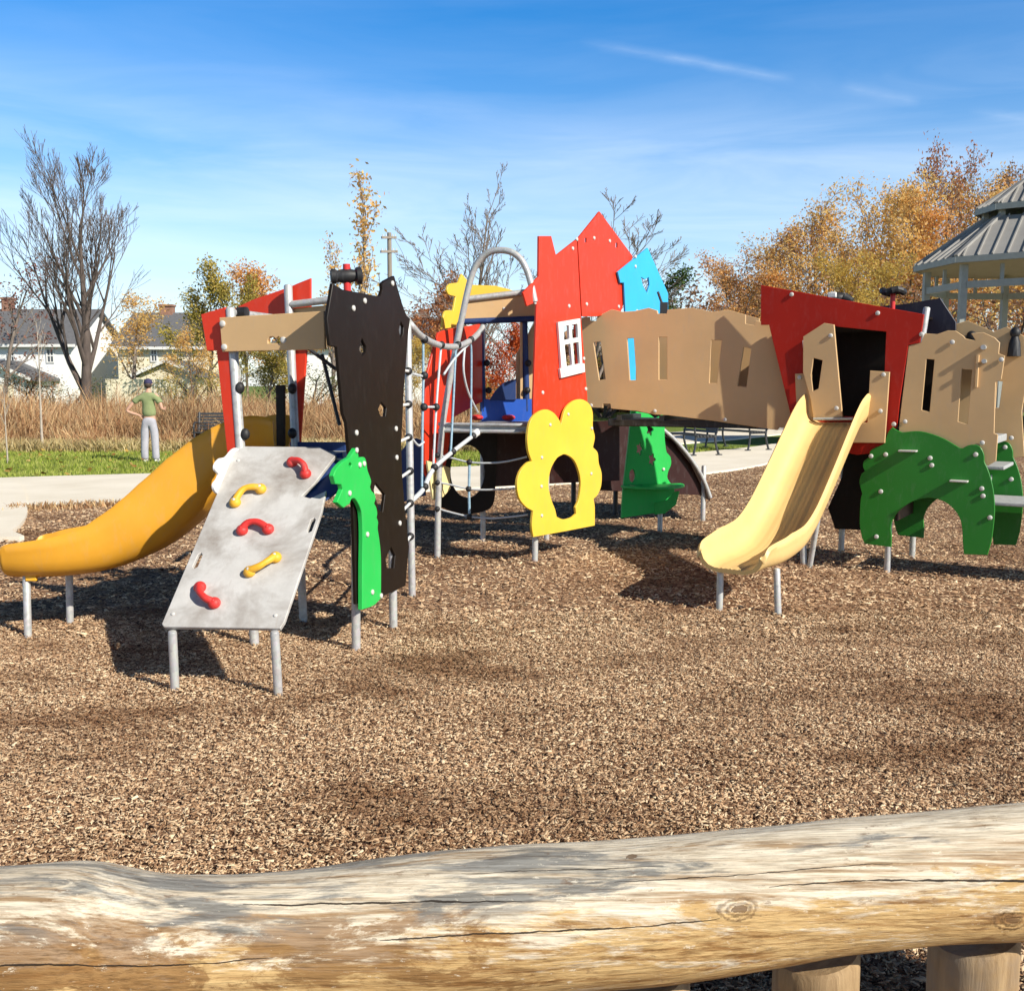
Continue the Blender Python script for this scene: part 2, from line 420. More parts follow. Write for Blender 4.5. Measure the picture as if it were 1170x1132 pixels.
def hold(name, pts, mat):
    p = spline([pR.loc(*q) for q in z3(pts)], 8, False); n = len(p); vs, fs = [], []
    P = [pR.w(a, b, .022 + .022 * math.sin(math.pi * i / (n - 1))) for i, (a, b) in enumerate(p)]
    g = MB(); rad = [.017 + .004 * abs(math.cos(math.pi * i / (n - 1))) for i in range(n)]
    g.tube(P, rad, 12)
    for e in (P[0], P[-1]):
        g.add(ball_geo(e - pR.N * .008, (.034, .034, .03), pR.U, pR.V, pR.N, 14, 10))
    h = g.build(name, mat, tR)
    for e in (P[0], P[-1]):
        k = MB(); k.add(ball_geo(e + pR.N * .018, (.011, .011, .008), pR.U, pR.V, pR.N)); k.build('bolt_cap', M['bolt'] if mat == M['hold_yellow'] else M['redpost'], h)
    return h
hold('climbing_hold', [(582, 105), (612, 112), (634, 130), (636, 152)], M['hold_red'])
hold('climbing_hold', [(352, 268), (385, 232), (420, 218), (455, 214)], M['hold_yellow'])
hold('climbing_hold', [(380, 380), (410, 362), (450, 360), (485, 376)], M['hold_red'])
hold('climbing_hold', [(410, 548), (455, 538), (492, 515), (515, 490)], M['hold_yellow'])
hold('climbing_hold', [(210, 610), (216, 640), (238, 665), (268, 674)], M['hold_red'])
post('leg', ground(200, 788), pR.px(196, 719, -.01), M['steel'], tR, .023); post('leg', ground(318, 793), pR.px(313, 719, -.01), M['steel'], tR, .023)
# side cheeks: white cloud on the left edge, blue point on the right edge
def edge_plane(a, b):
    A, B = pR.px(*z3([a])[0]), pR.px(*z3([b])[0]); return vpl((A.x, A.y), (B.x, B.y))
pCl = edge_plane((60, 750), (345, 60))
panel('cloud_cheek', M['white'], tR, pCl, [(272, 512), (266, 514), (259, 522), (252, 524), (247, 530), (246.4, 537), (250.5, 542), (249, 547), (245, 553), (245.6, 560), (250, 564.6), (256, 562), (262, 548), (280, 520)], th=.018, sm=True)
pCr = edge_plane((545, 745), (715, 200))
panel('blue_under_panel', M['navy'], tR, pR, z3([(590, 215), (690, 55), (775, 40), (800, 160), (722, 225), (640, 262)]), off=-.04, th=.014)

# =================================================================== SLIDES
def sweep(name, path, lats, prof_fn, mat, parent, sub=6):
    pts = curve3(path, sub); n = len(pts); vs, fs = [], []
    for i, p in enumerate(pts):
        t = (pts[min(i + 1, n - 1)] - pts[max(0, i - 1)]).normalized(); l = lats(i / (n - 1)).normalized()
        l = (l - t * l.dot(t)).normalized(); up = l.cross(t);
        if up.z < 0: up = -up
        pr = prof_fn(i / (n - 1)); m = len(pr)
        vs += [p + l * a + up * h for a, h in pr]
        if i:
            b = (i - 1) * m
            for k in range(m):
                k2 = (k + 1) % m; fs.append((b + k, b + m + k, b + m + k2, b + k2))
    # end caps between the inner and outer skin
    for b, rev in ((0, True), ((n - 1) * m, False)):
        h = m // 2
        for k in range(h - 1):
            f = (b + k, b + k + 1, b + m - 2 - k, b + m - 1 - k); fs.append(f if rev else f[::-1])
    o = mesh_obj(name, vs, fs, mat, parent, True, 55)
    import bmesh
    bmx = bmesh.new(); bmx.from_mesh(o.data); bmesh.ops.recalc_face_normals(bmx, faces=bmx.faces); bmx.to_mesh(o.data); bmx.free()
    return o
def lerp(f, xs, ys):
    return float(np.interp(f, xs, ys))
def chute(W, rim, bottom_round, ribs=0):
    """closed cross-section, inner skin left to right then outer skin right to left, equal counts"""
    inner, outer = [], []
    K = 28
    for k in range(K + 1):
        s = k / K; a = (s - .5) * 2                    # -1..1 round the tub
        if abs(a) < .55:
            x = a / .55 * (W - bottom_round); h = .004 * math.cos(ribs * math.pi * x / (W - bottom_round)) if ribs and abs(a) < .45 else 0
        elif abs(a) < .8:
            q = (abs(a) - .55) / .25 * math.pi / 2; x = math.copysign(W - bottom_round + bottom_round * math.sin(q), a); h = bottom_round * (1 - math.cos(q))
        else:
            q = (abs(a) - .8) / .2; x = math.copysign(W + .012 * q, a); h = bottom_round + (rim - bottom_round) * q
        inner.append((x, h))
    top = rim + .012
    inner[0] = (-W - .022, top - .004); inner[-1] = (W + .022, top - .004)
    for x, h in inner[::-1]:
        if abs(x) > W + .015: outer.append((math.copysign(W + .040, x), rim - .012))
        else:
            f = min(1, abs(x) / W); outer.append((x * (1 + .10 * f), h - .024 - .012 * (1 - f)))
    return inner + outer

tS = thing('slide', 'orange slide running down to the left behind the grey ramp', 'slide', (-2.4, 6.45, 0))
pth = [(-1.46, 6.41, 1.20), (-1.58, 6.41, 1.19), (-1.74, 6.41, 1.07), (-1.90, 6.42, .90), (-2.10, 6.43, .71), (-2.30, 6.44, .57), (-2.55, 6.46, .465), (-2.80, 6.48, .42), (-3.05, 6.50, .405), (-3.18, 6.51, .405), (-3.25, 6.515, .41)]
_k = lambda p: 1 + .036 * max(0, min(1, (p[0] + 3.0) / 1.3))
sweep('chute', [CAM + (Vector(p) - CAM) * _k(p) for p in pth], lambda f: Vector((.12, 1, 0)),
      lambda f: chute(.235 - (.045 * max(0, f - .93) / .07), lerp(f, [0, .1, .2, .3, .4, .5, .6, .7, .8, .9, .97, 1], [.19, .22, .275, .32, .335, .325, .29, .245, .21, .185, .165, .13]), .12), M['orange_slide'], tS)
post('leg', ground(32, 727), at(30, 655, 6.36), M['steel'], tS, .024); post('leg', ground(80, 712), at(79, 650, 6.66), M['steel'], tS, .024)
g = MB().box(at(36, 660, 6.34), (.07, .03, .04)); bevel(g.build('foot_bracket', M['hold_yellow'], tS), .005)

# right tower plane first (the cream slide starts on it)
dC = Vector((.84, -.543, 0)).normalized(); fC = Vector((.543, .84, 0)).normalized(); dS = Vector((.81, -.58, 0)).normalized()   # along the face / away from the viewer
oC = Vector((2.85, 8.75, 0)); pC = Pl(oC, dC, (0, 0, 1))
tC_s = thing('slide', 'pale yellow straight slide coming down from the dark red doorway', 'slide', (1.9, 7.5, 0))
top = Vector((2.83, 8.76, 0)) ; dn = -Vector((.58, .81, 0)).normalized()
cp = [(-.06, 1.275), (.06, 1.27), (.20, 1.22), (.45, 1.04), (.80, .775), (1.15, .53), (1.42, .395), (1.66, .348), (1.9, .335), (2.12, .335), (2.24, .322)]
off2 = lambda s: Vector((-.012, .008, 0)) * s
sweep('chute', [top + dn * s + Vector((0, 0, z)) for s, z in cp], lambda f: dS,
      lambda f: chute(lerp(f, [0, .8, 1], [.245, .25, .215]), lerp(f, [0, .08, .2, .5, .75, .93, 1], [.23, .25, .22, .19, .20, .15, .07]), .11, 9), M['cream_slide'], tC_s, 7)
for x, y, ins, zt_ in ((822, 696, .0, .305), (889, 702, -.02, .33)):
    gp = ground(x, y); post('leg', gp, gp + dS * ins + Vector((0, 0, zt_)), M['steel'], tC_s, .024)
gp = ground(925, 648); post('leg', gp, (gp.x + .0, gp.y - .35, .85), M['steel'], tC_s, .024)

# =================================================================== RIGHT TOWER
tC = thing('play_tower', 'dark red right-hand tower with leaning front and doorway above pale slide', 'play tower', (3.0, 9.0, 0))
zc = lambda pts: Z(5.39, 860, 310, pts)
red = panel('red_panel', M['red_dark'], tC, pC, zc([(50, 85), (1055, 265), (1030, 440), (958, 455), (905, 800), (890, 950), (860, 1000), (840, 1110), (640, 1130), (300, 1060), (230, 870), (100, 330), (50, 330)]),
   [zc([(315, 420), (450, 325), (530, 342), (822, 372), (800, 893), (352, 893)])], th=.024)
bolts(pC, zc([(240, 143), (770, 258), (1040, 388)]), red, 0, 1, 1.5)
door = panel('door_panel', M['tan'], tC, pC, zc([(332, 405), (462, 322), (520, 332), (572, 900), (395, 912), (378, 790), (330, 620)]), [zc([(395, 535), (450, 550), (425, 722), (392, 738), (380, 640)])], off=.10, th=.026)
bolts(pC, zc([(500, 400), (535, 842)]), door, .10, 1, 1.6)
pl_ = panel('slide_entry_panel', M['tan'], tC, pC, zc([(272, 632), (372, 625), (385, 930), (715, 930), (733, 612), (852, 620), (822, 1055), (290, 1050)]), off=.055, th=.026)
bolts(pC, zc([(300, 655), (815, 637), (795, 860)]), pl_, .055, 1, 1.6)
slab('deck', [oC + dC * -.42 + fC * .03, oC + dC * .46 + fC * .03, oC + dC * .46 + fC * .72, oC + dC * -.42 + fC * .72], 1.17, 1.235, M['deck'], tC)
# back and side walls close the room behind the doorway
pCb = pC.shift(fC * .78)
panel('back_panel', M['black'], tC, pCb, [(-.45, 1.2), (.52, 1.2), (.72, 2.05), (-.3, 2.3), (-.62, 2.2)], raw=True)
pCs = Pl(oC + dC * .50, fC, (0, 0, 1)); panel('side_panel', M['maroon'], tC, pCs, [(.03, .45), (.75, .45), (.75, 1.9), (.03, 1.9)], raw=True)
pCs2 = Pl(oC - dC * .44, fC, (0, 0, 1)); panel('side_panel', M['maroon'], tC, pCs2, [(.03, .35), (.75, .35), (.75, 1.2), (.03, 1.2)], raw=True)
panel('roof_panel', M['black'], tC, Pl(oC + dC * -.50 + fC * .04 + Vector((0, 0, 2.14)), dC, fC + Vector((0, 0, .05))), [(0, 0), (1.1, 0), (1.1, .72), (0, .72)], raw=True)
panel('gable_panel', M['purple'], tC, pC.shift(fC * .62), Z(5.66, 970, 320, [(200, 168), (360, 155), (590, 116), (692, 272), (692, 420), (480, 420), (300, 300)]), th=.026)
pb = ground(925, 648); post('post', oC - dC * .30 + fC * .06, oC - dC * .42 + fC * .06 + Vector((0, 0, 2.25)), M['steel'], tC, .028)
q_ = oC + dC * .425 + fC * .06; post('post', q_, q_ + Vector((0, 0, 1.2)), M['steel'], tC, .028); post('post', pC.px(1049, 400, -.08), pC.px(1057, 350, -.08), M['steel'], tC, .028)
for x, y in ((961, 630), (1042, 636)):
    gp = ground(x, y); post('post', gp, gp + Vector((0, 0, 1.9)), M['steel'], tC, .028)
tube('handle_rail', [pC.px(*zc([(400, 908)])[0], .12), pC.px(*zc([(640, 905)])[0], .12)], .013, M['steel'], tC)
tube('frame_edge', [pC.px(*zc([(316, 425)])[0], .012), pC.px(*zc([(338, 625)])[0], .012)], .012, M['white'], tC, 8)
# spinner wheel and dark lookout knob above the roof
wc = pC.shift(fC * .35); w0 = wc.px(1020.5, 333)
tube('wheel_stem', [wc.px(1019.5, 356), w0], .022, M['redpost'], tC)
ring = [w0 + Vector((math.cos(a) * .085, math.sin(a) * .085, .01 * math.sin(3 * a))) for a in [2 * math.pi * k / 28 for k in range(29)]]
g = MB().tube(ring, [.026 + .006 * (k % 2) for k in range(29)], 8)
for k in range(3):
    a = 2 * math.pi * k / 3; g.tube([w0, w0 + Vector((math.cos(a), math.sin(a), 0)) * .08], .014, 8)
g.add(ball_geo(w0, .03)); g.build('spinner_wheel', M['rubber'], tC)
k0 = wc.px(957, 341); g = MB().add(ball_geo(k0, (.10, .07, .055))); g.tube([k0 + dC * .06, k0 + dC * .13 - Vector((0, 0, .03))], [.05, .03]); g.tube([k0 - Vector((0, 0, .2)), k0], .02); g.build('lookout_knob', M['rubber'], tC)
g = MB().box(wc.px(954, 338, .09), (.075, .03, .05), dC, fC); bevel(g.build('knob_front', M['white'], tC), .008)
g = MB().add(ball_geo(pC.px(1001, 449, -.25), (.09, .09, .08))); g.build('crawl_knob', M['rubber'], tC)

# =================================================================== ELEPHANT DEN (far right)
tD = thing('play_den', 'tan windowed wall standing on two green elephant panels at the right edge', 'play den', (3.75, 8.6, 0))
ze = lambda pts: Z(5.39, 960, 460, pts); zt = lambda pts: Z(5.66, 970, 320, pts)
EL = ze([(300, 182), (325, 150, 1), (352, 168), (385, 182, 1), (480, 175), (560, 190), (650, 225), (735, 275), (757, 280, 1), (790, 263), (830, 258), (868, 275), (888, 318), (890, 360, 1), (920, 430), (945, 530), (955, 650), (947, 760), (935, 850, 1),
  (910, 935, 1), (765, 930, 1), (758, 850), (755, 780), (740, 710), (700, 650), (640, 605), (565, 585), (495, 592), (420, 622), (350, 682), (318, 750), (320, 820), (318, 886, 1), (155, 866, 1), (138, 820), (125, 740), (130, 600), (140, 560, 1),
  (124, 490), (135, 440), (157, 420, 1), (145, 390), (150, 360), (172, 342), (190, 330, 1), (188, 300), (215, 278), (270, 255), (285, 225)])
ELl = [pC.loc(p[0], p[1]) + tuple(p[2:]) for p in EL]
e1 = panel('elephant_panel', M['forest'], tD, pC, ELl, off=.03, sm=True, raw=True)
bolts(pC, ze([(285, 318), (195, 328), (558, 340), (568, 384), (838, 318), (875, 527), (883, 572), (255, 545), (228, 822), (925, 705), (335, 132)]), e1, .03, 1, 1.6)
for a, b in (((372, 293), (482, 296)), ((685, 476), (795, 482))):
    A, B = pC.px(*ze([a])[0], .05), pC.px(*ze([b])[0], .05)
    g = MB().box((A + B) / 2, ((B - A).length, .10, .014), B - A, fC); bevel(g.build('peg_ledge', M['bolt'], tD), .003)
pD2 = pC.shift(fC * .66)
e2 = panel('elephant_panel', M['forest'], tD, pD2.shift(dC * .13), ELl, off=.0, sm=True, raw=True)
bolts(pD2, Z(3.777, 1080, 360, [(258, 570), (285, 708)]), e2, 0, 1, 1.6)
TW = zt([(385, 425), (465, 405), (490, 345), (570, 350), (640, 326), (690, 328), (740, 362), (752, 378), (820, 392), (790, 345), (868, 338), (942, 372), (975, 405), (968, 475), (1008, 490), (985, 640), (948, 660), (938, 990), (962, 1000), (950, 1170), (900, 1200), (320, 1000), (325, 920)])
TWl = [pC.loc(*p) for p in TW]
t1 = panel('tan_panel', M['tan'], tD, pC, TWl, [[pC.loc(*p) for p in zt([(500, 510), (552, 515), (520, 853), (470, 840)])], [pC.loc(*p) for p in zt([(728, 575), (796, 580), (765, 932), (705, 915)])]], off=-.005, raw=True)
bolts(pC, zt([(668, 402), (985, 515), (362, 915), (862, 1052)]), t1, 0, 1, 1.7)
t2 = panel('tan_panel', M['tan'], tD, pD2, [(1040, 378), (1085, 372), (1105, 366), (1135, 379), (1150, 373), (1170, 384), (1172, 440), (1167, 470), (1170, 522), (1148, 524), (1128, 500), (1040, 480)], [[(1139, 435), (1145, 436), (1141, 466), (1137, 466)]], off=-.03)
bolts(pD2, Z(3.777, 1080, 360, [(285, 530)]), t2, 0, 1, 1.6)
oD = oC + dC * .46
slab('deck', [oD + dC * .03 + fC * .03, oD + dC * .78 + fC * .03, oD + dC * .78 + fC * .60, oD + dC * .03 + fC * .60], 1.13, 1.19, M['deck'], tD)
panel('lower_panel', M['black'], tC, pC.shift(fC * .55), [(990, 500), (968, 505), (962, 545), (946, 580), (954, 604), (990, 606), (1010, 560)])
for zz, a, b in ((.95, .60, .84), (.66, .62, 2.6)):
    slab('bench_shelf', [oD + dC * a + fC * .03, oD + dC * b + fC * .03, oD + dC * b + fC * .63, oD + dC * a + fC * .63], zz - .03, zz, M['deck'], tD)
g = MB().box(oD + dC * .66 + fC * .34 + Vector((0, 0, .80)), (.03, .62, .06), dC, fC); g.build('cross_bar', M['steel'], tD)
for ss in (.86, .34):
    pass
panel('dark_interior_sheet', M['black'], tD, pC.shift(fC * .35), [(.50, 1.2), (.72, 1.2), (.72, 1.9), (.50, 1.9)], raw=True)  # added black sheet stands in for the dark interior behind the first slot
pE = Pl(oC + dC * 1.08 - fC * .02, fC, (0, 0, 1))
panel('beam_panel', M['tan'], tD, pE, [(0, 1.58), (.70, 1.62), (.70, 1.86), (0, 1.84)], raw=True)
tube('top_rail', [pE.w(-.02, 1.90, .03), pE.w(.72, 1.90, .03)], .020, M['steel'], tD); tube('top_rail', [pE.w(-.02, 1.79, .04), pE.w(.72, 1.75, .04)], .018, M['steel'], tD)
for x, y in ((1110, 384), (1160, 380)):
    c0 = pD2.px(x, y); g = MB().add(ball_geo(c0, (.042, .042, .046))); g.tube([c0 - Vector((0, 0, .20)), c0 - Vector((0, 0, .085)), c0 - Vector((0, 0, .03))], [.055, .045, .026]); g.build('lookout_knob', M['rubber'], tD)
# =================================================================== HOUSE TOWER (centre)
hA, hB = (.20, 9.0), (1.63, 10.98)
pB = vpl(hA, hB); dB = pB.U; nB = pB.N
P2b = ground(500, 637)
pBf = vpl((P2b.x, P2b.y), hA); uB = pBf.U
tB = thing('play_house', 'red house-shaped tower with yellow flower panel and blue gable', 'playhouse', (.5, 9.9, 0))
z6 = lambda pts: Z(4.717, 580, 220, pts); zf = lambda pts: Z(4.354, 570, 430, pts)
r1 = panel('red_house_panel', M['red'], tB, pB, z6([(170, 235), (236, 235), (262, 340), (374, 252), (396, 668), (430, 1100), (430, 1250), (140, 1250), (140, 1110), (158, 590), (105, 612), (84, 540), (168, 455)]),
   [z6([(290, 722), (365, 712), (375, 925), (308, 940)])], off=0)
bolts(pB, z6([(372, 252), (350, 302), (330, 612), (147, 593), (188, 1078), (410, 895), (420, 1058)]), r1, 0, .9)
r2 = panel('red_roof_panel', M['red'], tB, pB, z6([(377, 250), (495, 103), (672, 342), (640, 560), (610, 640), (480, 668), (400, 668)]), [z6([(415, 246), (425, 246), (425, 270), (415, 270)]), z6([(581, 272), (592, 272), (592, 297), (581, 297)])], off=.004)
bolts(pB, z6([(463, 246), (547, 262), (423, 602), (596, 615)]), r2, .004, .9)
bl = panel('blue_gable_panel', M['blue'], tB, pB, z6([(578, 430), (740, 300), (850, 545), (850, 645), (770, 660), (760, 1100), (640, 1100), (612, 488), (592, 488)]),
   [z6([(703, 458), (725, 470), (745, 458), (750, 500), (737, 545), (715, 505)])], off=.035)
bolts(pB, z6([(672, 347), (672, 400), (680, 640)]), bl, .035, .9)
# white tilted window
win = panel('window_frame', M['white'], tB, pB, z6([(258, 700), (376, 680), (388, 920), (400, 922), (403, 968), (275, 1000), (268, 950), (276, 948)]),
   [z6([(283, 722), (315, 716), (320, 790), (290, 797)]), z6([(330, 714), (362, 708), (366, 782), (335, 787)]), z6([(292, 822), (324, 815), (334, 930), (304, 938)]), z6([(338, 812), (368, 806), (376, 922), (346, 928)])], off=.032, th=.028)
bolts(pB, z6([(290, 975), (378, 955)]), win, .032, .45)
fl = panel('flower_panel', M['yellow'], tB, pB, zf([(288, 236, 1), (308, 165), (345, 125), (390, 114), (430, 138), (446, 185), (446, 250), (456, 300), (447, 352, 1), (470, 378), (476, 430), (490, 480), (488, 540), (472, 585), (450, 608, 1),
   (456, 650), (456, 740, 1), (300, 770, 1), (150, 797, 1), (142, 740), (148, 668, 1), (110, 645), (78, 600), (68, 530), (85, 470), (118, 430), (142, 420, 1), (125, 370), (120, 300), (135, 220), (170, 180), (212, 164), (250, 180), (275, 210)]),
   [zf([(312, 388), (352, 415), (378, 475), (386, 540), (376, 612), (360, 650, 1), (363, 682, 1), (340, 700), (300, 709), (266, 696, 1), (258, 658, 1), (240, 612), (225, 540), (235, 465), (262, 412), (288, 392)])], off=.05, th=.026, sm=[True, True])
bolts(pB, zf([(232, 240), (322, 188), (440, 258), (190, 402), (437, 482), (188, 545), (190, 690)]), fl, .05, .8)
# posts and deck
post('post', (.20 - nB.x * .06 + dB.x * .10, 9.0 - nB.y * .06 + dB.y * .10, 0), (.20 - nB.x * .06 + dB.x * .16, 9.0 - nB.y * .06 + dB.y * .16, 2.4), M['steel'], tB, .028)
hM = Vector((hA[0], hA[1], 0)) + dB * .60 - nB * .06; g_ = ground(655, 600); post('post', g_, g_ + Vector((0, 0, 1.2)), M['blackmetal'], tB, .028)
bl_ = Vector((-.30, 10.32, 0)); br_ = Vector((.36, 10.38, 0))
post('post', bl_, bl_ + Vector((0, 0, 2.3)), M['steel'], tB, .028); post('post', br_, br_ + Vector((0, 0, 2.3)), M['steel'], tB, .028)
gp = ground(703, 588); post('post', gp, gp + Vector((0, 0, 1.2)), M['blackmetal'], tB, .03)
dk = [P2b + uB * .03, Vector((hA[0], hA[1], 0)) - uB * .03 - nB * .05, hM, Vector((.62, 10.3, 0)), Vector((-.25, 10.25, 0))]
slab('deck', dk, 1.17, 1.235, M['deck'], tB)
for zz, rr in ((1.245, .016), (1.185, .018)):
    tube('deck_lip', [Vector((P2b.x + .02, P2b.y, zz)) - nB * 0, Vector((.02, 9.05, zz)), Vector((.12, 9.12, zz))], rr, M['steel'], tB, 10, True)
# left wall: red panel with yellow crest
pBl = vpl((P2b.x - .09, P2b.y + .02), (P2b.x - .09 + .49, P2b.y + .02 + 1.0))
panel('red_side_panel', M['red'], tB, pBl, Z(6.66, 470, 330, [(205, 335), (245, 318), (330, 300), (430, 285), (520, 268), (560, 290), (555, 850), (300, 990), (290, 1180), (215, 1600), (105, 1400), (100, 900), (120, 650)]), off=0)
panel('yellow_crest_panel', M['yellow'], tB, pBl.shift((-.03, 0, 0)), [(528, 313, 1), (524, 323, 1), (514, 324.6), (511, 331), (513, 336.5), (521, 339, 1), (518, 354.8, 1), (508.4, 356.4), (505, 376, 1), (520, 374, 1), (532, 350, 1), (534, 320, 1)], sm=True)
pBb = vpl((-.45, 10.30), (.9, 10.42))
panel('yellow_roof_panel', M['yellow'], tB, pBb.shift((0, .12, 0)), [(526, 325), (566, 326.5), (580, 330), (600, 337), (600, 352), (526, 352)], sm=False)
bmB = panel('beam_panel', M['tan'], tB, pBb, [(525, 345), (597, 335), (640, 338), (640, 364), (526, 367)], off=.04)
bolts(pBb, [(575.5, 353)], bmB, .04, .8)
tube('top_rail', [pBb.px(526, 343, .05), pBb.px(612, 333, .05)], .03, M['steel'], tB); tube('top_rail', [pBb.px(527, 368, .05), pBb.px(625, 364, .05)], .03, M['navy'], tB)
panel('bench_panel', M['royal'], tB, pBb, [(550, 456), (650, 456), (650, 492), (550, 492)], off=.03)
panel('bench_back', M['navy'], tB, pBb, [(559, 457, 1), (566, 446), (576, 437), (589, 433, 1), (589, 457, 1)], off=.055, sm=True)
panel('tan_panel', M['tan'], tB, pBb, [(590, 405), (612, 366), (640, 366), (640, 456), (589, 456)], off=-.02)
for x, y, s in ((556, 415, 1), (558, 446, 1), (603, 415, 1), (602, 446, 1)):
    g = MB().add(ball_geo(pBb.px(x, y, .04), .034)); g.build('clamp', M['rubber'], tB)
for x in (549, 599):
    tube('window_post', [pBb.px(x, 366, .0), pBb.px(x + 3, 470, .0)], .032, M['navy'], tB)
panel('window_post_panel', M['tan'], tB, pBb, [(594, 366), (597, 366), (597, 456), (594, 456)], off=.02)
for x, y in ((545, 477), (581, 477)):
    g = MB().add(ball_geo(at(x, y, 10.3) , (.07, .07, .03))); g.build('red_step', M['hold_red'], tB)
# under the deck
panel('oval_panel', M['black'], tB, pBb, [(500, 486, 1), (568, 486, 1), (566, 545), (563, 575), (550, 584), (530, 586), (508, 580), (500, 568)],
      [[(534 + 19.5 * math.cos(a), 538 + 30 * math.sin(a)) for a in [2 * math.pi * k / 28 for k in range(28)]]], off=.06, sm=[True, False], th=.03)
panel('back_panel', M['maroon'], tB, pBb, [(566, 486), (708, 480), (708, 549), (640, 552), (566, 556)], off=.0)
panel('cream_panel', M['cream'], tB, pBl.shift((.03, 0, 0)), [(485, 526), (511, 534), (512, 558), (503, 568), (492, 571)], off=.03)
panel('wave_panel', M['navy'], tB, vpl((-1.1, 9.75), (-.5, 9.6)), [(448, 575, 1), (452, 530), (461, 512), (473, 501), (485, 505, 1), (486, 566, 1), (468, 572)], sm=True)
# front arch of steel tube and rope net beneath the deck
arch = [P2b - Vector((0, 0, .06)), P2b + Vector((0, 0, .05))] + [pBf.px(x, y) for x, y in ((501, 560), (504, 500), (512, 445), (526, 372), (538, 318), (548, 297), (560, 288), (573, 286), (586, 289), (597, 299), (605, 318), (611, 345))]
tube('arch_tube', arch, .029, M['steel'], tB, 14, True, 5)
for row in (((500, 520), (515, 523), (536.4, 528), (560, 529), (580, 527), (602, 522)), ((500, 551), (516, 554), (535.5, 558.5), (560, 559.5), (605, 557)), ((500, 581), (514, 585), (536.4, 590), (565, 592), (603, 588))):
    tube('net_rope', [pBf.px(x, y) for x, y in row], .0085, M['rope'], tB, 8, True)
    g = MB().add(ball_geo(pBf.px(row[0][0] + 1, row[0][1], .03), .026)); g.build('rope_clamp', M['rubber'], tB)
    g = MB().add(ball_geo(pBf.px(*row[2]), .028)); g.build('rope_clamp', M['rubber'], tB)
tube('net_rope', [pBf.px(536.4, 528), pBf.px(535.8, 558.5), pBf.px(536.4, 590)], .012, M['bluerope'], tB, 8)
# green flower-pot panel below the bridge, with a little counter
zg = lambda pts: Z(4.875, 660, 440, pts)
pG = vpl((1.35, 10.85), (1.95, 11.05))
gpn = panel('green_panel', M['green'], tB, pG, zg([(300, 130, 1), (320, 147, 1), (395, 160), (430, 182), (463, 172, 1), (465, 147, 1), (495, 147, 1), (485, 260), (490, 340), (497, 376, 1), (517, 400), (521, 440), (505, 480, 1), (502, 520), (540, 575, 1),
   (540, 622), (520, 680), (465, 708, 1), (245, 740, 1), (252, 600), (270, 440), (288, 280)]),
   [[(p[0] / 4.875 + 660 + rx * (1 + .28 * math.cos(5 * a)) * math.cos(a) , p[1] / 4.875 + 440 + ry * (1 + .28 * math.cos(5 * a)) * math.sin(a)) for a in [2 * math.pi * k / 30 for k in range(30)]] for p, rx, ry in (((403, 248), 3.2, 6), ((415, 415), 3.2, 6), ((345, 355), 3, 6))]
   + [[(p[0] / 4.875 + 660 + 3.6 * math.cos(a), p[1] / 4.875 + 440 + 7.5 * math.sin(a)) for a in [2 * math.pi * k / 20 for k in range(20)]] for p in ((305, 505),)], sm=[True] + [False] * 4, th=.03)
bolts(pG, zg([(430, 150), (478, 468)]), gpn, 0, .9)
sh = Pl(pG.px(744, 553, 0), pG.U, pG.N); sh.N = Vector((0, 0, 1))
panel('counter', M['green'], tB, sh, [(.36 * math.cos(a) , .34 * math.sin(a)) for a in [math.pi * k / 20 for k in range(21)]], raw=True, th=.026)
pG2 = Pl(pG.px(748, 565, .0), (pG.N * .75 + pG.U * .65), (0, 0, 1))
panel('counter_bracket', M['green'], tB, pG2, [(0, -.22), (.12, -.20), (.24, -.10), (.28, .05), (.24, .05), (.14, -.05), (0, -.09)], raw=True, th=.026)
gp = ground(754, 607); post('post', gp, gp + Vector((0, 0, 1.25)), M['steel'], tB, .028)

# =================================================================== CURVED BACK RAMP behind the playhouse
tK = thing('climbing_ramp', 'dark curved ramp with steel edge descending behind the green panel', 'climbing ramp', (1.9, 11.9, 0))
prof = [(1.50, 1.19), (1.56, 1.18), (1.62, 1.16), (1.86, .98), (2.08, .74), (2.24, .5), (2.34, .27)]
prof = [(p.x, p.z) for p in curve3([Vector((a, 0, b)) for a, b in prof], 4)]
W0, W1 = 11.55, 12.7
vs, fs = [], []
for a, b in prof:
    for Y in (W0, W1):
        for t in (0, -.03): vs.append(Vector((a, Y + (a - 1.6) * .35, b + t)))
for i in range(len(prof) - 1):
    b = i * 4; fs += [(b, b + 4, b + 6, b + 2), (b + 1, b + 3, b + 7, b + 5), (b, b + 1, b + 5, b + 4), (b + 2, b + 6, b + 7, b + 3)]
fs += [(0, 2, 3, 1), (len(vs) - 4, len(vs) - 3, len(vs) - 1, len(vs) - 2)]
mesh_obj('ramp_board', vs, fs, M['maroon'], tK, True, 30)
for Y in (W0, W1): tube('edge_rail', [Vector((a, Y + (a - 1.6) * .35 - .012, b + .012)) for a, b in prof], .024, M['steel'], tK, 10)
gp = ground(803, 595); post('leg', gp, (gp.x, gp.y, .66), M['steel'], tK, .028)
panel('side_cheek', M['maroon'], tK, Pl(Vector((1.6, W0 + .06, 0)), (1, .35, 0), (0, 0, 1)), [(-.75, .42), (.70 * 1.0595, .30), (.5 * 1.0595, .68), (.27 * 1.0595, .95), (.02, 1.12), (-.5, 1.17), (-.75, 1.17)], raw=True, th=.02)

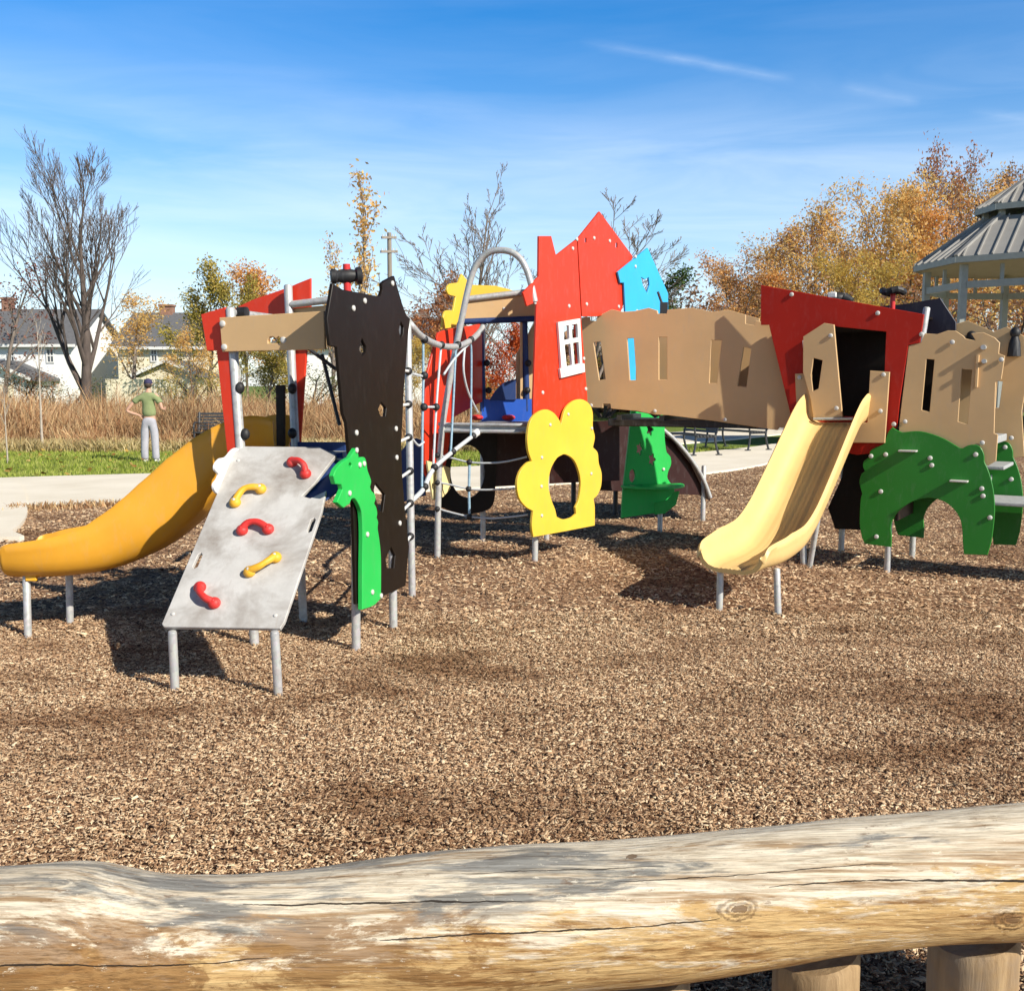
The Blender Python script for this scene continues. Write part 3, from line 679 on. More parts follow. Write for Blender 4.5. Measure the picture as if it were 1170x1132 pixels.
# =================================================================== BRIDGE
tT = thing('crawl_bridge', 'long tan bridge wall with five slot windows between the two red towers', 'bridge', (1.5, 9.7, 0))
zb = lambda pts: Z(4.875, 660, 340, pts)
pT = vpl((.93, 9.90), (2.06, 9.37)); 
OUT = zb([(20, 112), (65, 108), (68, 130), (105, 130), (108, 104), (190, 65), (250, 80), (320, 75), (395, 57), (442, 72), (446, 90), (495, 90), (500, 68), (640, 57), (755, 80), (838, 68), (935, 95), (935, 145), (985, 155), (990, 125), (1060, 150), (1120, 180),
  (1190, 500), (1200, 700), (1165, 728), (1125, 722), (1110, 738), (860, 702), (780, 690), (500, 655), (430, 652), (330, 632), (200, 620), (185, 618), (182, 592), (142, 592), (140, 615), (60, 612), (25, 610)])
WN = [zb([(88, 250), (128, 245), (155, 455), (120, 460)]), zb([(275, 228), (312, 225), (328, 460), (290, 460)]), zb([(452, 220), (498, 220), (498, 457), (452, 457)]), zb([(745, 238), (802, 238), (775, 478), (733, 476)]), zb([(925, 275), (967, 285), (940, 498), (890, 492)])]
ol = [pT.loc(*p) for p in OUT]; wl = [[pT.loc(*p) for p in w] for w in WN]
b1 = panel('wall_panel', M['tan'], tT, pT, ol, wl, raw=True, th=.026)
bolts(pT, zb([(45, 510), (75, 600), (430, 632), (820, 680)]), b1, 0, .9)
pT2 = pT.shift(-pT.N * .62)
w2 = [[(a + dx, b) for a, b in w] for w, dx in zip(wl, (.10, -.40, -.02, .25, .02))]
b2 = panel('wall_panel', M['tan'], tT, pT2, ol, [w2[0], w2[2], w2[4]], raw=True, th=.026)
fl_a = pT.w(0.0, 0, -.03), pT.w(1.45, 0, -.03); fl_b = pT2.w(0, 0, .0), pT2.w(1.45, 0, .0)
slab('floor', [fl_a[0], fl_a[1], fl_b[1], fl_b[0]], 1.20, 1.27, M['rubber'], tT)
for s in (.12, .55, 1.0):
    g = MB().box(pT.w(s, 1.285, -.33), (.05, .62, .05), pT.U, pT.N); g.build('cross_bar', M['blackmetal'], tT)
c0 = pT.px(755, 352, -.1); g = MB().box(c0, (.07, .05, .12)); g.tube([c0, c0 + Vector((-.06, 0, .16))], .012); g.build('grab_knob', M['rubber'], tT)

# =================================================================== ROPE CLIMBER between the left tower and the playhouse
tN = thing('rope_climber', 'steel-tubed rope climber with black connectors between cat panel and red house', 'rope climber', (-.6, 8.4, 0))
Q1 = ground(471, 681); Q2 = Vector((-.27, 9.33, 0)); pN = vpl((Q1.x, Q1.y), (Q2.x, Q2.y))
post('pole', Q1, Vector((pN.px(465, 365).x, Q1.y, pN.px(465, 365).z)), M['steel'], tN, .027)
tube('hand_rail', [at(461, 362, 7.0), at(465, 365, 7.58)] + [pN.px(x, y) for x, y in ((471, 373), (480, 383), (494, 391.5), (510, 396), (525, 395), (539, 388), (549, 378), (551.5, 373))], .026, M['steel'], tN, 12, True)
tube('lower_rail', [pN.px(x, y) for x, y in ((468, 574), (474, 569), (484, 558), (495, 536), (516, 517), (539, 499), (549, 491))], .019, M['rope'], tN, 10, True)
tube('rail_end', [pN.px(541, 497), pN.px(549, 491)], .034, M['white'], tN)
for pts, m in ((((483.5, 389), (483.6, 429), (483, 465), (482.5, 500), (482, 556)), 'bluerope'), (((504, 396), (503, 407), (498.5, 465), (495, 533)), 'rope'), (((521, 396), (520.5, 403), (518, 460), (515, 516)), 'bluerope'), (((537, 390), (538.5, 400), (538.5, 440), (537.8, 498)), 'bluerope'),
               (((531, 398), (529.6, 423), (535, 448), (546, 471)), 'rope'), (((507, 428), (520, 409), (537, 392)), 'rope'), (((483.5, 465), (497, 465)), 'rope'), (((471, 427), (483.5, 430)), 'rope'), (((484, 505), (478, 509), (470, 500)), 'rope')):
    tube('rope', [pN.px(x, y) for x, y in pts], .0095, M[m], tN, 8, len(pts) > 2, 4)
for x, y in ((483.6, 429), (483, 465), (497, 465), (483.5, 388), (503, 394), (522, 394), (537, 388), (495, 534), (516, 516), (539, 498), (484, 556)):
    g = MB().add(ball_geo(pN.px(x, y, .01), .031)); g.build('rope_connector', M['rubber'], tN)
for y in (424, 462, 500, 538, 575, 613):
    k = pN.px(468 if y > 520 else 465.5, y); k = Vector((Q1.x + (k.x - Q1.x) * .6, Q1.y, k.z)); zz = k.z
    f = Vector((-.785, 6.53, zz)) + Vector((.0, .02, 0))
    g = MB().add(ball_geo(k - Vector((.0, .025, 0)), (.030, .030, .030))); g.build('rope_connector', M['rubber'], tN)
    tube('rung', [k, f], .011, M['white'], tN, 8)
# =================================================================== GROUND
def sheet(name, pts, z, mat, kind='structure'):
    pts = [(p[0], p[1]) for p in pts]
    if area(pts) < 0: pts = pts[::-1]
    tri = tessellate_polygon([[Vector((a, b, 0)) for a, b in pts]])
    fs = [t if (Vector(pts[t[1]]) - Vector(pts[t[0]])).cross(Vector(pts[t[2]]) - Vector(pts[t[0]])) > 0 else (t[0], t[2], t[1]) for t in tri]
    o = mesh_obj(name, [(a, b, z) for a, b in pts], [tuple(t) for t in fs], mat, None, False); o['kind'] = kind; return o
def lawnmat():
    m, nt, b = newmat('lawn_turf'); co = coord(nt)
    f = noise(nt, co, .6, 6, .65); g = noise(nt, mapping(nt, co, (14, 14, 1)), 3, 4, .7)
    c = mixc(nt, ramp(nt, f, [(.35, 0), (.65, 1)]), (.22, .32, .06), (.34, .38, .11))
    c = mixc(nt, ramp(nt, g, [(.3, 0), (.75, 1)]), sc((.07, .13, .02), .8), c)
    nt.links.new(c, b.inputs['Base Color']); b.inputs['Roughness'].default_value = .95; b.inputs['Specular IOR Level'].default_value = .1
    bump(nt, b, g, .6, .03); return m
def mulchmat():
    m, nt, b = newmat('wood_mulch'); co = coord(nt)
    v = nt.nodes.new('ShaderNodeTexVoronoi'); v.inputs['Scale'].default_value = 34
    wv = noise(nt, co, 5, 3); mp = nt.nodes.new('ShaderNodeVectorMath'); mp.operation = 'ADD'
    nt.links.new(co, mp.inputs[0]); nw = nt.nodes.new('ShaderNodeTexNoise'); nw.inputs['Scale'].default_value = 9; nt.links.new(co, nw.inputs['Vector'])
    sm_ = nt.nodes.new('ShaderNodeVectorMath'); sm_.operation = 'SCALE'; sm_.inputs['Scale'].default_value = .25; nt.links.new(nw.outputs['Color'], sm_.inputs[0]); nt.links.new(sm_.outputs[0], mp.inputs[1])
    nt.links.new(mapping(nt, mp.outputs[0], (1, 1.6, 1)), v.inputs['Vector'])
    sep = nt.nodes.new('ShaderNodeSeparateColor'); nt.links.new(v.outputs['Color'], sep.inputs[0])
    c = ramp(nt, sep.outputs[0], [(0, (.06, .03, .018)), (.3, (.20, .11, .065)), (.7, (.42, .26, .155)), (1, (.58, .40, .26))])
    big = noise(nt, co, .9, 6, .62)
    c = mixc(nt, 1, c, ramp(nt, big, [(.35, (.62, .55, .5)), (.6, (1, 1, 1))]), 'MULTIPLY')
    nt.links.new(c, b.inputs['Base Color']); b.inputs['Roughness'].default_value = .95; b.inputs['Specular IOR Level'].default_value = .15
    bump(nt, b, sep.outputs[1], .9, .03); return m
def concretemat():
    m, nt, b = newmat('pale_concrete'); co = coord(nt)
    f = noise(nt, co, 1.1, 7, .6); g = noise(nt, co, 40, 3, .6)
    c = mixc(nt, ramp(nt, f, [(.3, 0), (.7, 1)]), (.72, .65, .52), (.84, .77, .64)); c = mixc(nt, .15, c, g, 'OVERLAY')
    nt.links.new(c, b.inputs['Base Color']); b.inputs['Roughness'].default_value = .9; bump(nt, b, g, .2, .004); return m
M['lawn'], M['mulch'], M['concrete'] = lawnmat(), mulchmat(), concretemat()
sheet('ground', [(-900, -60), (900, -60), (900, 1500), (-900, 1500)], -.02, M['lawn'])
near = [(-16, 9.0), (-9, 12.0), (-5.7, 13.4), (-3, 14.4), (-.27, 15.6), (1.7, 16.8), (3.5, 18.1), (5, 20.06), (6.6, 23.2), (8.6, 27.5), (11, 33)]
far = [(-16, 14.2), (-8.7, 17.1), (-6.5, 17.9), (-3.5, 18.7), (-.84, 19.5), (2.2, 21.6), (4.97, 24.3), (7.1, 27.2), (9.5, 32), (11.5, 37)]
near_s = spline(near, 5, False); far_s = spline(far, 5, False)
sheet('mulch_bed', near_s + [(16, 33), (16, -6), (-16, -6)], -.004, M['mulch'])
def raised(name, outline, z0, z1, mat):
    a = area(outline); o = outline if a > 0 else outline[::-1]; n = len(o)
    tri = tessellate_polygon([[Vector((p[0], p[1], 0)) for p in o]])
    vs = [(p[0], p[1], z1) for p in o] + [(p[0], p[1], z0) for p in o]; fs = []
    for t in tri:
        a_, b_, c_ = (Vector(o[i]) for i in t); fs.append(tuple(t) if (b_ - a_).cross(c_ - a_) > 0 else (t[0], t[2], t[1]))
    fs += [(i, n + i, n + (i + 1) % n, (i + 1) % n) for i in range(n)]
    ob = mesh_obj(name, vs, fs, mat, None, False); ob['kind'] = 'structure'; return ob
raised('path', near_s + far_s[::-1], -.06, .035, M['concrete'])
raised('path', spline([(1.5, 24.9, 1), (5.4, 28.4), (8.5, 32.5), (13, 38.5, 1), (13, 45, 1), (8.5, 39), (6.9, 35.7), (1.5, 30.5, 1)], 5), -.06, .02, M['concrete'])
pad = [ground(x, y) for x, y in ((0, 618), (14, 610), (24, 602), (31, 590), (31, 578), (29, 567), (22, 556), (0, 551))]
raised('concrete_pad', spline([(p.x, p.y) for p in pad] + [(-9.6, 16.0), (-10.2, 13.5), (-8.8, 11.5)], 5), -.06, .045, M['concrete'])

# ------------------------------------------------------------------ scattered small geometry (numpy)
rng = np.random.default_rng(11)
def quads_obj(name, V, mat, per=4, faces=((0, 1, 2, 3),), parent=None, smooth=False):
    """V: (n, per, 3); faces: index tuples of one length inside each element"""
    n = len(V); F = np.array(faces); k = F.shape[1]
    idx = (F[None] + (np.arange(n) * per)[:, None, None]).reshape(-1).astype(np.int32)
    me = bpy.data.meshes.new(name); me.vertices.add(n * per)
    co = V.reshape(-1, 3).copy(); L = rootloc(parent); co -= np.array(L)[None]
    me.vertices.foreach_set('co', co.astype(np.float32).ravel())
    nf = n * len(F); me.loops.add(nf * k); me.loops.foreach_set('vertex_index', idx)
    me.polygons.add(nf); me.polygons.foreach_set('loop_start', (np.arange(nf) * k).astype(np.int32))
    if smooth: me.polygons.foreach_set('use_smooth', np.ones(nf, bool))
    me.update(); me.materials.append(mat)
    o = bpy.data.objects.new(name, me); C.objects.link(o); o.parent = parent; return o
def edgeY(x): return np.interp(x, [p[0] for p in near_s], [p[1] for p in near_s])
def chipmat():
    m, nt, b = newmat('wood_chip'); g = nt.nodes.new('ShaderNodeNewGeometry'); co = coord(nt)
    c = ramp(nt, g.outputs['Random Per Island'], [(0, (.09, .045, .024)), (.12, (.26, .145, .08)), (.4, (.50, .325, .19)), (.75, (.68, .50, .325)), (1, (.82, .67, .46))])
    big = noise(nt, mapping(nt, co, (.8, 1.7, 1)), .9, 8, .68)
    c = mixc(nt, 1, c, ramp(nt, big, [(.37, (.46, .37, .31)), (.50, (.99, .97, .94)), (.7, (1.18, 1.17, 1.15))]), 'MULTIPLY')
    nt.links.new(c, b.inputs['Base Color']); b.inputs['Roughness'].default_value = .9; b.inputs['Specular IOR Level'].default_value = .2; return m
M['chip'] = chipmat()
def chips(n, y0, y1, pw, size, lift, name):
    t = rng.random(n); y = (y0 ** pw + t * (y1 ** pw - y0 ** pw)) ** (1 / pw)
    x = (rng.random(n) * 2 - 1) * (y * .56 + .35)
    k = y < edgeY(x) - .06; x, y = x[k], y[k]; n = len(x)
    L = size * np.exp(np.clip(rng.normal(0, .42, n), -1, .75)) ; W = L * rng.uniform(.18, .5, n)
    a = rng.random(n) * 2 * np.pi; ca, sa = np.cos(a), np.sin(a); el = rng.normal(0, .20, n); roll = rng.normal(0, .32, n)
    U = np.stack([ca * np.cos(el), sa * np.cos(el), np.sin(el)], 1)
    P = np.stack([-sa, ca, np.zeros(n)], 1); Nn = np.cross(U, P); Wv = P * np.cos(roll)[:, None] + Nn * np.sin(roll)[:, None]
    Nn = np.cross(U, Wv); th = (.12 * W)[:, None] + .001
    c = np.stack([x, y, rng.uniform(.0, lift, n)], 1)
    u = U * (L / 2)[:, None]; w = Wv * (W / 2)[:, None]; tp = 1 - rng.random(n)[:, None] * .7
    top = c + Nn * th
    V = np.stack([c - u - w, c + u - w * tp, c + u + w * tp, c - u + w, top - u * .92 - w * .8, top + u * .92 - w * tp * .8, top + u * .92 + w * tp * .8, top - u * .92 + w * .8], 1)
    o = quads_obj(name, V, M['chip'], 8, ((4, 5, 6, 7), (0, 1, 5, 4), (1, 2, 6, 5), (2, 3, 7, 6), (3, 0, 4, 7)))
    o['kind'] = 'stuff'; o['label'] = 'loose brown wood chips covering the play area'; o['category'] = 'wood chips'; return o
chips(290000, 1.3, 7.0, 1.2, .0125, .015, 'wood_chips')
chips(170000, 6.3, 21.0, 1.2, .024, .02, 'wood_chips')

def blades(name, x, y, z0, h, w, lean, mat, label, cat):
    n = len(x); a = rng.random(n) * 2 * np.pi; la = rng.random(n) * 2 * np.pi; ln = np.abs(rng.normal(0, lean, n)) * h
    wv = np.stack([np.cos(a), np.sin(a), np.zeros(n)], 1) * (w / 2)[:, None]; lv = np.stack([np.cos(la), np.sin(la), np.zeros(n)], 1)
    b = np.stack([x, y, np.full(n, z0)], 1); up = np.array([0, 0, 1.])
    mid = b + up * (h * .55)[:, None] + lv * (ln * .3)[:, None]; tip = b + up * h[:, None] + lv * ln[:, None]
    V = np.stack([b - wv, b + wv, mid - wv * .9, mid + wv * .9, tip - wv * .25, tip + wv * .25], 1)
    o = quads_obj(name, V, mat, 6, ((0, 1, 3, 2), (2, 3, 5, 4))); o['kind'] = 'stuff'; o['label'] = label; o['category'] = cat; return o
def bladeM(name, cols, sc_=.35, t=.25, lo=(.6, .55, .5)):
    m, nt, b = newmat(name); nt.nodes.remove(b); g = nt.nodes.new('ShaderNodeNewGeometry')
    c = ramp(nt, g.outputs['Random Per Island'], [(i / (len(cols) - 1), k) for i, k in enumerate(cols)])
    c = mixc(nt, 1, c, ramp(nt, noise(nt, coord(nt), sc_, 5, .65), [(.35, lo), (.62, (1.1, 1.08, 1.02))]), 'MULTIPLY')
    d = nt.nodes.new('ShaderNodeBsdfDiffuse'); tr = nt.nodes.new('ShaderNodeBsdfTranslucent'); nt.links.new(c, d.inputs[0]); nt.links.new(c, tr.inputs[0])
    mx = nt.nodes.new('ShaderNodeMixShader'); mx.inputs[0].default_value = t
    nt.links.new(d.outputs[0], mx.inputs[1]); nt.links.new(tr.outputs[0], mx.inputs[2]); nt.links.new(mx.outputs[0], nt.nodes['Material Output'].inputs[0]); return m
M['drygrass'] = bladeM('dry_grass', [(.22, .10, .055), (.42, .23, .12), (.60, .39, .21), (.72, .54, .31), (.48, .28, .17), (.76, .64, .40)], .5)
M['grass'] = bladeM('lawn_grass', [(.22, .29, .05), (.31, .38, .07), (.40, .44, .11), (.50, .49, .18)], .8, .3, (.75, .78, .65))
# tall dry meadow grass behind the lawn on the left
n = 110000; y = 24.7 + 19 * rng.random(n) ** 1.9; x = -y * .56 - 1 + rng.random(n) * (y * .56 + 1.2)
yedge = 24.7 + .5 * np.sin(x * 1.1) + .25 * np.sin(x * 3.1); k = y > yedge; x, y, yedge = x[k], y[k], yedge[k]; n = len(x)
patch = .82 + .34 * np.sin(x * .9 + y * .5) * np.sin(y * .8 - x * .3) + .15 * np.sin(x * 2.7)
h = np.clip(rng.normal(.80, .20, n), .2, 1.35) * patch * np.clip(.22 + (y - yedge) * .38, .2, 1) * np.exp(rng.normal(0, .16, n))
blades('dry_grass', x, y, -.02, h, rng.uniform(.010, .032, n), .5, M['drygrass'], 'tall tan and rust meadow grass behind the lawn', 'dry grass')
n = 16000; y = 24.3 + 1.5 * rng.random(n); x = -y * .56 - 1 + rng.random(n) * (y * .56 + 1.2)
M['straw'] = bladeM('straw_grass', [(.50, .38, .17), (.66, .54, .28), (.78, .68, .42), (.42, .36, .14)], .8)
blades('straw_grass', x, y, -.02, rng.uniform(.08, .34, n), rng.uniform(.012, .03, n), .8, M['straw'], 'short pale straw grass along the front of the meadow', 'dry grass')
# short turf on the lawn strip and beside the far path
n = 90000; y = 16.5 + 9.5 * rng.random(n); x = -y * .56 - 1 + rng.random(n) * (y * 1.1 + 2)
k = (y > np.interp(x, [p[0] for p in far_s], [p[1] for p in far_s]) + .04); x, y = x[k], y[k]; n = len(x)
blades('lawn_grass', x, y, -.02, rng.uniform(.03, .085, n), rng.uniform(.008, .02, n), .5, M['grass'], 'short green grass on the lawn strip beyond the path', 'grass')
n = 900; x = rng.uniform(-6.5, -4.7, n); y = edgeY(x) - np.abs(rng.normal(0, .22, n)) - .03
blades('weed_edge', x, y, 0, rng.uniform(.02, .10, n), rng.uniform(.01, .025, n), .7, M['drygrass'], 'dry weeds along the near edge of the path', 'weeds')
M['litter'] = leafmat('fallen_leaf', [(.40, .22, .05), (.50, .34, .10), (.30, .13, .05), (.58, .45, .18)], .1)
n = 600; y = 17 + 8 * rng.random(n) ** .8; x = -y * .55 + rng.random(n) * y * 1.0
k = (y > np.interp(x, [p[0] for p in far_s], [p[1] for p in far_s]) + .1); x, y = x[k], y[k]; n = len(x)
a = rng.random(n) * 6.28; s = rng.uniform(.02, .04, n); c = np.stack([x, y, rng.uniform(.03, .07, n)], 1)
u = np.stack([np.cos(a), np.sin(a), rng.normal(0, .3, n)], 1) * s[:, None]; w = np.stack([-np.sin(a), np.cos(a), rng.normal(0, .3, n)], 1) * s[:, None]
o = quads_obj('fallen_leaves', np.stack([c - u - w, c + u - w, c + u + w, c - u + w], 1), M['litter']); o['kind'] = 'stuff'; o['label'] = 'fallen yellow leaves scattered on the lawn'; o['category'] = 'fallen leaves'

# =================================================================== TREES
def tree_geo(seed, H, r0, stems=1, levels=4, kids=(7, 6, 5, 4), ang=(28, 55), up=.25, clear=.25, wob=.08, ratio=.55, narrow=1.0, stem_spread=.18, taper=.35):
    rd = random.Random(seed); V, F, tips = [], [], []
    def perp(d):
        a = Vector((rd.uniform(-1, 1), rd.uniform(-1, 1), rd.uniform(-1, 1))); p = d.cross(a); return p.normalized() if p.length > 1e-3 else Vector((1, 0, 0))
    def add(pts, rads, seg):
        v, f = tube_geo(pts, rads, seg, False); o = len(V); V.extend(v); F.extend([tuple(i + o for i in q) for q in f])
    def grow(p, d, L, r, lv):
        n = 6 if lv == 0 else 4 if lv == 1 else 3; pts = [p.copy()]; dd = d.copy()
        for k in range(n):
            dd = (dd + perp(dd) * wob * rd.uniform(.3, 1.2) + Vector((0, 0, up * .25))).normalized(); pts.append(pts[-1] + dd * (L / n))
        rads = [max(.008, r * (1 - (1 - taper) * i / n)) for i in range(n + 1)]
        add(pts, rads, (9, 6, 4, 3, 3)[min(lv, 4)])
        if lv >= levels - 1:
            tips.append((pts[-1], dd)); tips.append((pts[n // 2 + 1], dd)); return
        m = kids[lv]
        for k in range(m):
            t = (clear if lv == 0 else .2) + (1 - (clear if lv == 0 else .2)) * (k + rd.random()) / m
            i = min(n - 1, int(t * n)); q = pts[i].lerp(pts[i + 1], t * n - i)
            ax = (pts[i + 1] - pts[i]).normalized(); an = R(rd.uniform(*ang)) * (1 - .35 * t)
            sd = perp(ax); nd = (ax * math.cos(an) + sd * math.sin(an) + Vector((0, 0, up * .5))).normalized()
            ll = L * ratio * rd.uniform(.7, 1.15) * (1.25 - .65 * t) * (narrow if lv == 0 else 1)
            grow(q, nd, ll, max(.006, rads[i] * .55), lv + 1)
        tips.append((pts[-1], dd))
    for s in range(stems):
        a = 2 * math.pi * s / stems + rd.uniform(-.4, .4); sp = stem_spread * rd.uniform(.6, 1.3) if stems > 1 else .02
        d = Vector((math.cos(a) * sp, math.sin(a) * sp, 1)).normalized()
        o = Vector((math.cos(a), math.sin(a), 0)) * r0 * (.75 if stems > 1 else 0)
        grow(o - Vector((0, 0, .2)), d, H * rd.uniform(.8, .92) * (1 if stems == 1 else rd.uniform(.85, 1)), r0 * (1 if stems == 1 else .62), 0)
    return V, F, tips
def leaf_geo(tips, per, spread, size, seed, droop=0.0):
    r = np.random.default_rng(seed); T = np.array([tuple(t[0]) for t in tips])
    keep = r.random(len(T)) < .93; T = T[keep]
    c = np.repeat(T, per, 0); n = len(c); c = c + r.normal(0, spread, (n, 3)); c[:, 2] -= np.abs(r.normal(0, droop, n)) if droop else 0
    u = r.normal(0, 1, (n, 3)); u /= np.linalg.norm(u, axis=1)[:, None]; q = r.normal(0, 1, (n, 3)); w = np.cross(u, q); w /= np.linalg.norm(w, axis=1)[:, None]
    s = (size * r.uniform(.55, 1.3, n))[:, None]
    return np.stack([c - u * s, c - w * s * .45 + u * s * .1, c + u * s, c + w * s * .45 + u * s * .1], 1)
TREE_CACHE = {}
def tree(key, label, x, Y, top_y, barkm='bark', leafm=None, rot=0.0, cat='tree', group=None, base=0.0, wide=1.0, name='tree', per=4, spread=.28, lsize=.11, **kw):
    """a tree standing at photograph column x and distance Y whose top reaches row top_y"""
    p = at(x, 440, Y); H = at(x, top_y, Y).z - base
    t = thing(name, label, cat, (p.x, Y, base), group)
    if key not in TREE_CACHE:
        V, F, tips = tree_geo(hash_(key), 10.0, **kw); zt_ = max(v.z for v in V)
        V = [v * (10 / zt_) for v in V]; tips = [(q * (10 / zt_), d) for q, d in tips]
        o = mesh_obj('trunk', [v + Vector((p.x, Y, base)) for v in V], F, M[barkm], t, True, 80); TREE_CACHE[key] = [o.data, None, tips]
    else:
        o = bpy.data.objects.new('trunk', TREE_CACHE[key][0]); C.objects.link(o); o.parent = t
    if leafm:
        lk = key + leafm + str(per) + str(lsize)
        if lk not in TREE_CACHE:
            L = leaf_geo(TREE_CACHE[key][2], per, spread, lsize, hash_(lk)); q = quads_obj('crown', L + np.array([p.x, Y, base])[None, None], M[leafm], parent=t); TREE_CACHE[lk] = q.data
        else:
            q = bpy.data.objects.new('crown', TREE_CACHE[lk]); C.objects.link(q); q.parent = t
    s = H / 10.0; t.scale = (s * wide, s * wide, s); t.rotation_euler = (0, 0, rot); return t
def hash_(s):
    h = 7
    for ch in s: h = (h * 31 + ord(ch)) % 1000003
    return h
M['l_gold'] = leafmat('gold_leaf', [(.80, .45, .14), (.88, .58, .21), (.92, .70, .32), (.74, .37, .11)], .5)
M['l_orange'] = leafmat('orange_leaf', [(.78, .36, .11), (.86, .49, .18), (.90, .61, .28), (.66, .26, .09)], .5)
M['l_rust'] = leafmat('rust_leaf', [(.36, .13, .07), (.50, .21, .09), (.60, .30, .14), (.28, .10, .06)], .45)
M['l_red'] = leafmat('red_leaf', [(.40, .05, .02), (.55, .10, .03), (.62, .17, .05), (.28, .03, .02)])
M['l_olive'] = leafmat('olive_leaf', [(.30, .27, .06), (.46, .37, .10), (.58, .44, .13), (.20, .20, .05)])
M['l_yellow'] = leafmat('yellow_leaf', [(.66, .48, .12), (.78, .60, .20), (.58, .42, .11), (.72, .46, .14)], .5)
M['l_brown'] = leafmat('brown_leaf', [(.26, .14, .09), (.38, .22, .14), (.48, .30, .19), (.18, .10, .07)], .4)
M['l_pine'] = leafmat('pine_needle', [(.05, .095, .03), (.08, .13, .04), (.12, .17, .055)], .15)
M['l_hedge'] = leafmat('hedge_leaf', [(.05, .08, .025), (.09, .12, .04), (.15, .15, .06), (.22, .16, .07)], .2)
M['l_pink'] = leafmat('mauve_leaf', [(.22, .10, .09), (.32, .16, .13), (.26, .12, .11)])

BARE = dict(levels=5, kids=(11, 7, 6, 4), ang=(20, 42), up=.32, clear=.10, ratio=.60)
tree('maple', 'big bare tree with many upright limbs in front of the white houses', 97, 45, 155, 'darkbark', None, .6, r0=.25, stems=1, wide=1.12, wob=.05, taper=.16, **BARE)
tree('bare_tall', 'tall bare tree right of the utility pole, twiggy to the ground', 535, 52, 182, 'bark', None, .3, r0=.13, levels=5, kids=(16, 6, 5, 3), ang=(26, 50), up=.30, clear=.14, ratio=.36, wob=.035, taper=.1, wide=1.1)
tree('bare_wide', 'bare wide-limbed tree rising behind the red house panel', 650, 40, 224, 'bark', None, 2.3, wide=1.5, r0=.12, stems=4, stem_spread=.55, levels=5, kids=(7, 5, 4, 4), ang=(22, 52), up=.16, clear=.25, ratio=.50, wob=.10, taper=.12)
tree('narrow', 'narrow upright tree with sparse golden leaves above the black cat panel', 410, 50, 192, 'bark', 'l_gold', .2, per=2, spread=.20, lsize=.10, r0=.12, levels=4, kids=(16, 6, 3), ang=(16, 36), up=.45, clear=.12, ratio=.30, wob=.04, taper=.15)
tree('narrow', 'small thin golden tree left of the black spyglass', 381, 54, 272, 'bark', 'l_gold', 1.9, per=2, spread=.20, lsize=.10)
SPREAD = dict(r0=.17, levels=4, kids=(9, 6, 4), ang=(28, 58), up=.20, clear=.22, ratio=.46, wob=.09, taper=.25)
tree('round_a', 'mauve-grey nearly bare tree at the left picture edge by a chimney', 3, 66, 288, 'bark', 'l_pink', 0, per=2, lsize=.12, wide=1.1, **SPREAD)
tree('round_a', 'golden tree crown showing behind the stems of the big bare tree', 150, 60, 330, 'bark', 'l_gold', 1.2, per=6, wide=1.3)
tree('round_a', 'small rusty tree behind the big bare tree, on its left', 40, 84, 352, 'bark', 'l_rust', 2.1, per=9, wide=1.2)
tree('round_b', 'olive and gold tree above the roof of the cream house', 238, 58, 300, 'bark', 'l_olive', .5, per=15, wide=1.1, **SPREAD)
tree('round_b', 'slim olive tree just left of the slanting red panel top', 284, 58, 316, 'bark', 'l_olive', 2.5, per=15, wide=.8)
tree('round_a', 'rust-orange tree behind the top of the slanting red panel', 335, 62, 306, 'bark', 'l_orange', 3.1, per=15, wide=1.2)
tree('round_b', 'golden brown bushy tree at the right end of the cream house', 222, 48, 372, 'bark', 'l_gold', 4.1, per=6, wide=1.25)
tree('round_a', 'yellow-olive tree seen through the left tower opening', 306, 46, 385, 'bark', 'l_olive', 5.1, per=15, wide=1.4)
tree('round_b', 'orange-rust round tree by the chimney right of the cat panel', 506, 64, 312, 'bark', 'l_rust', 2.0, per=15, wide=1.15)
tree('round_a', 'golden tree low behind the rope climber', 462, 48, 385, 'bark', 'l_yellow', .4, per=12, wide=1.1)
tree('round_b', 'bright red-leaved small tree seen through the playhouse opening', 580, 30, 368, 'darkbark', 'l_red', 1.4, per=15, wide=1.0)
tree('round_a', 'yellow-green small tree low in the playhouse opening', 562, 34, 418, 'bark', 'l_yellow', 3.3, per=15, wide=1.3)
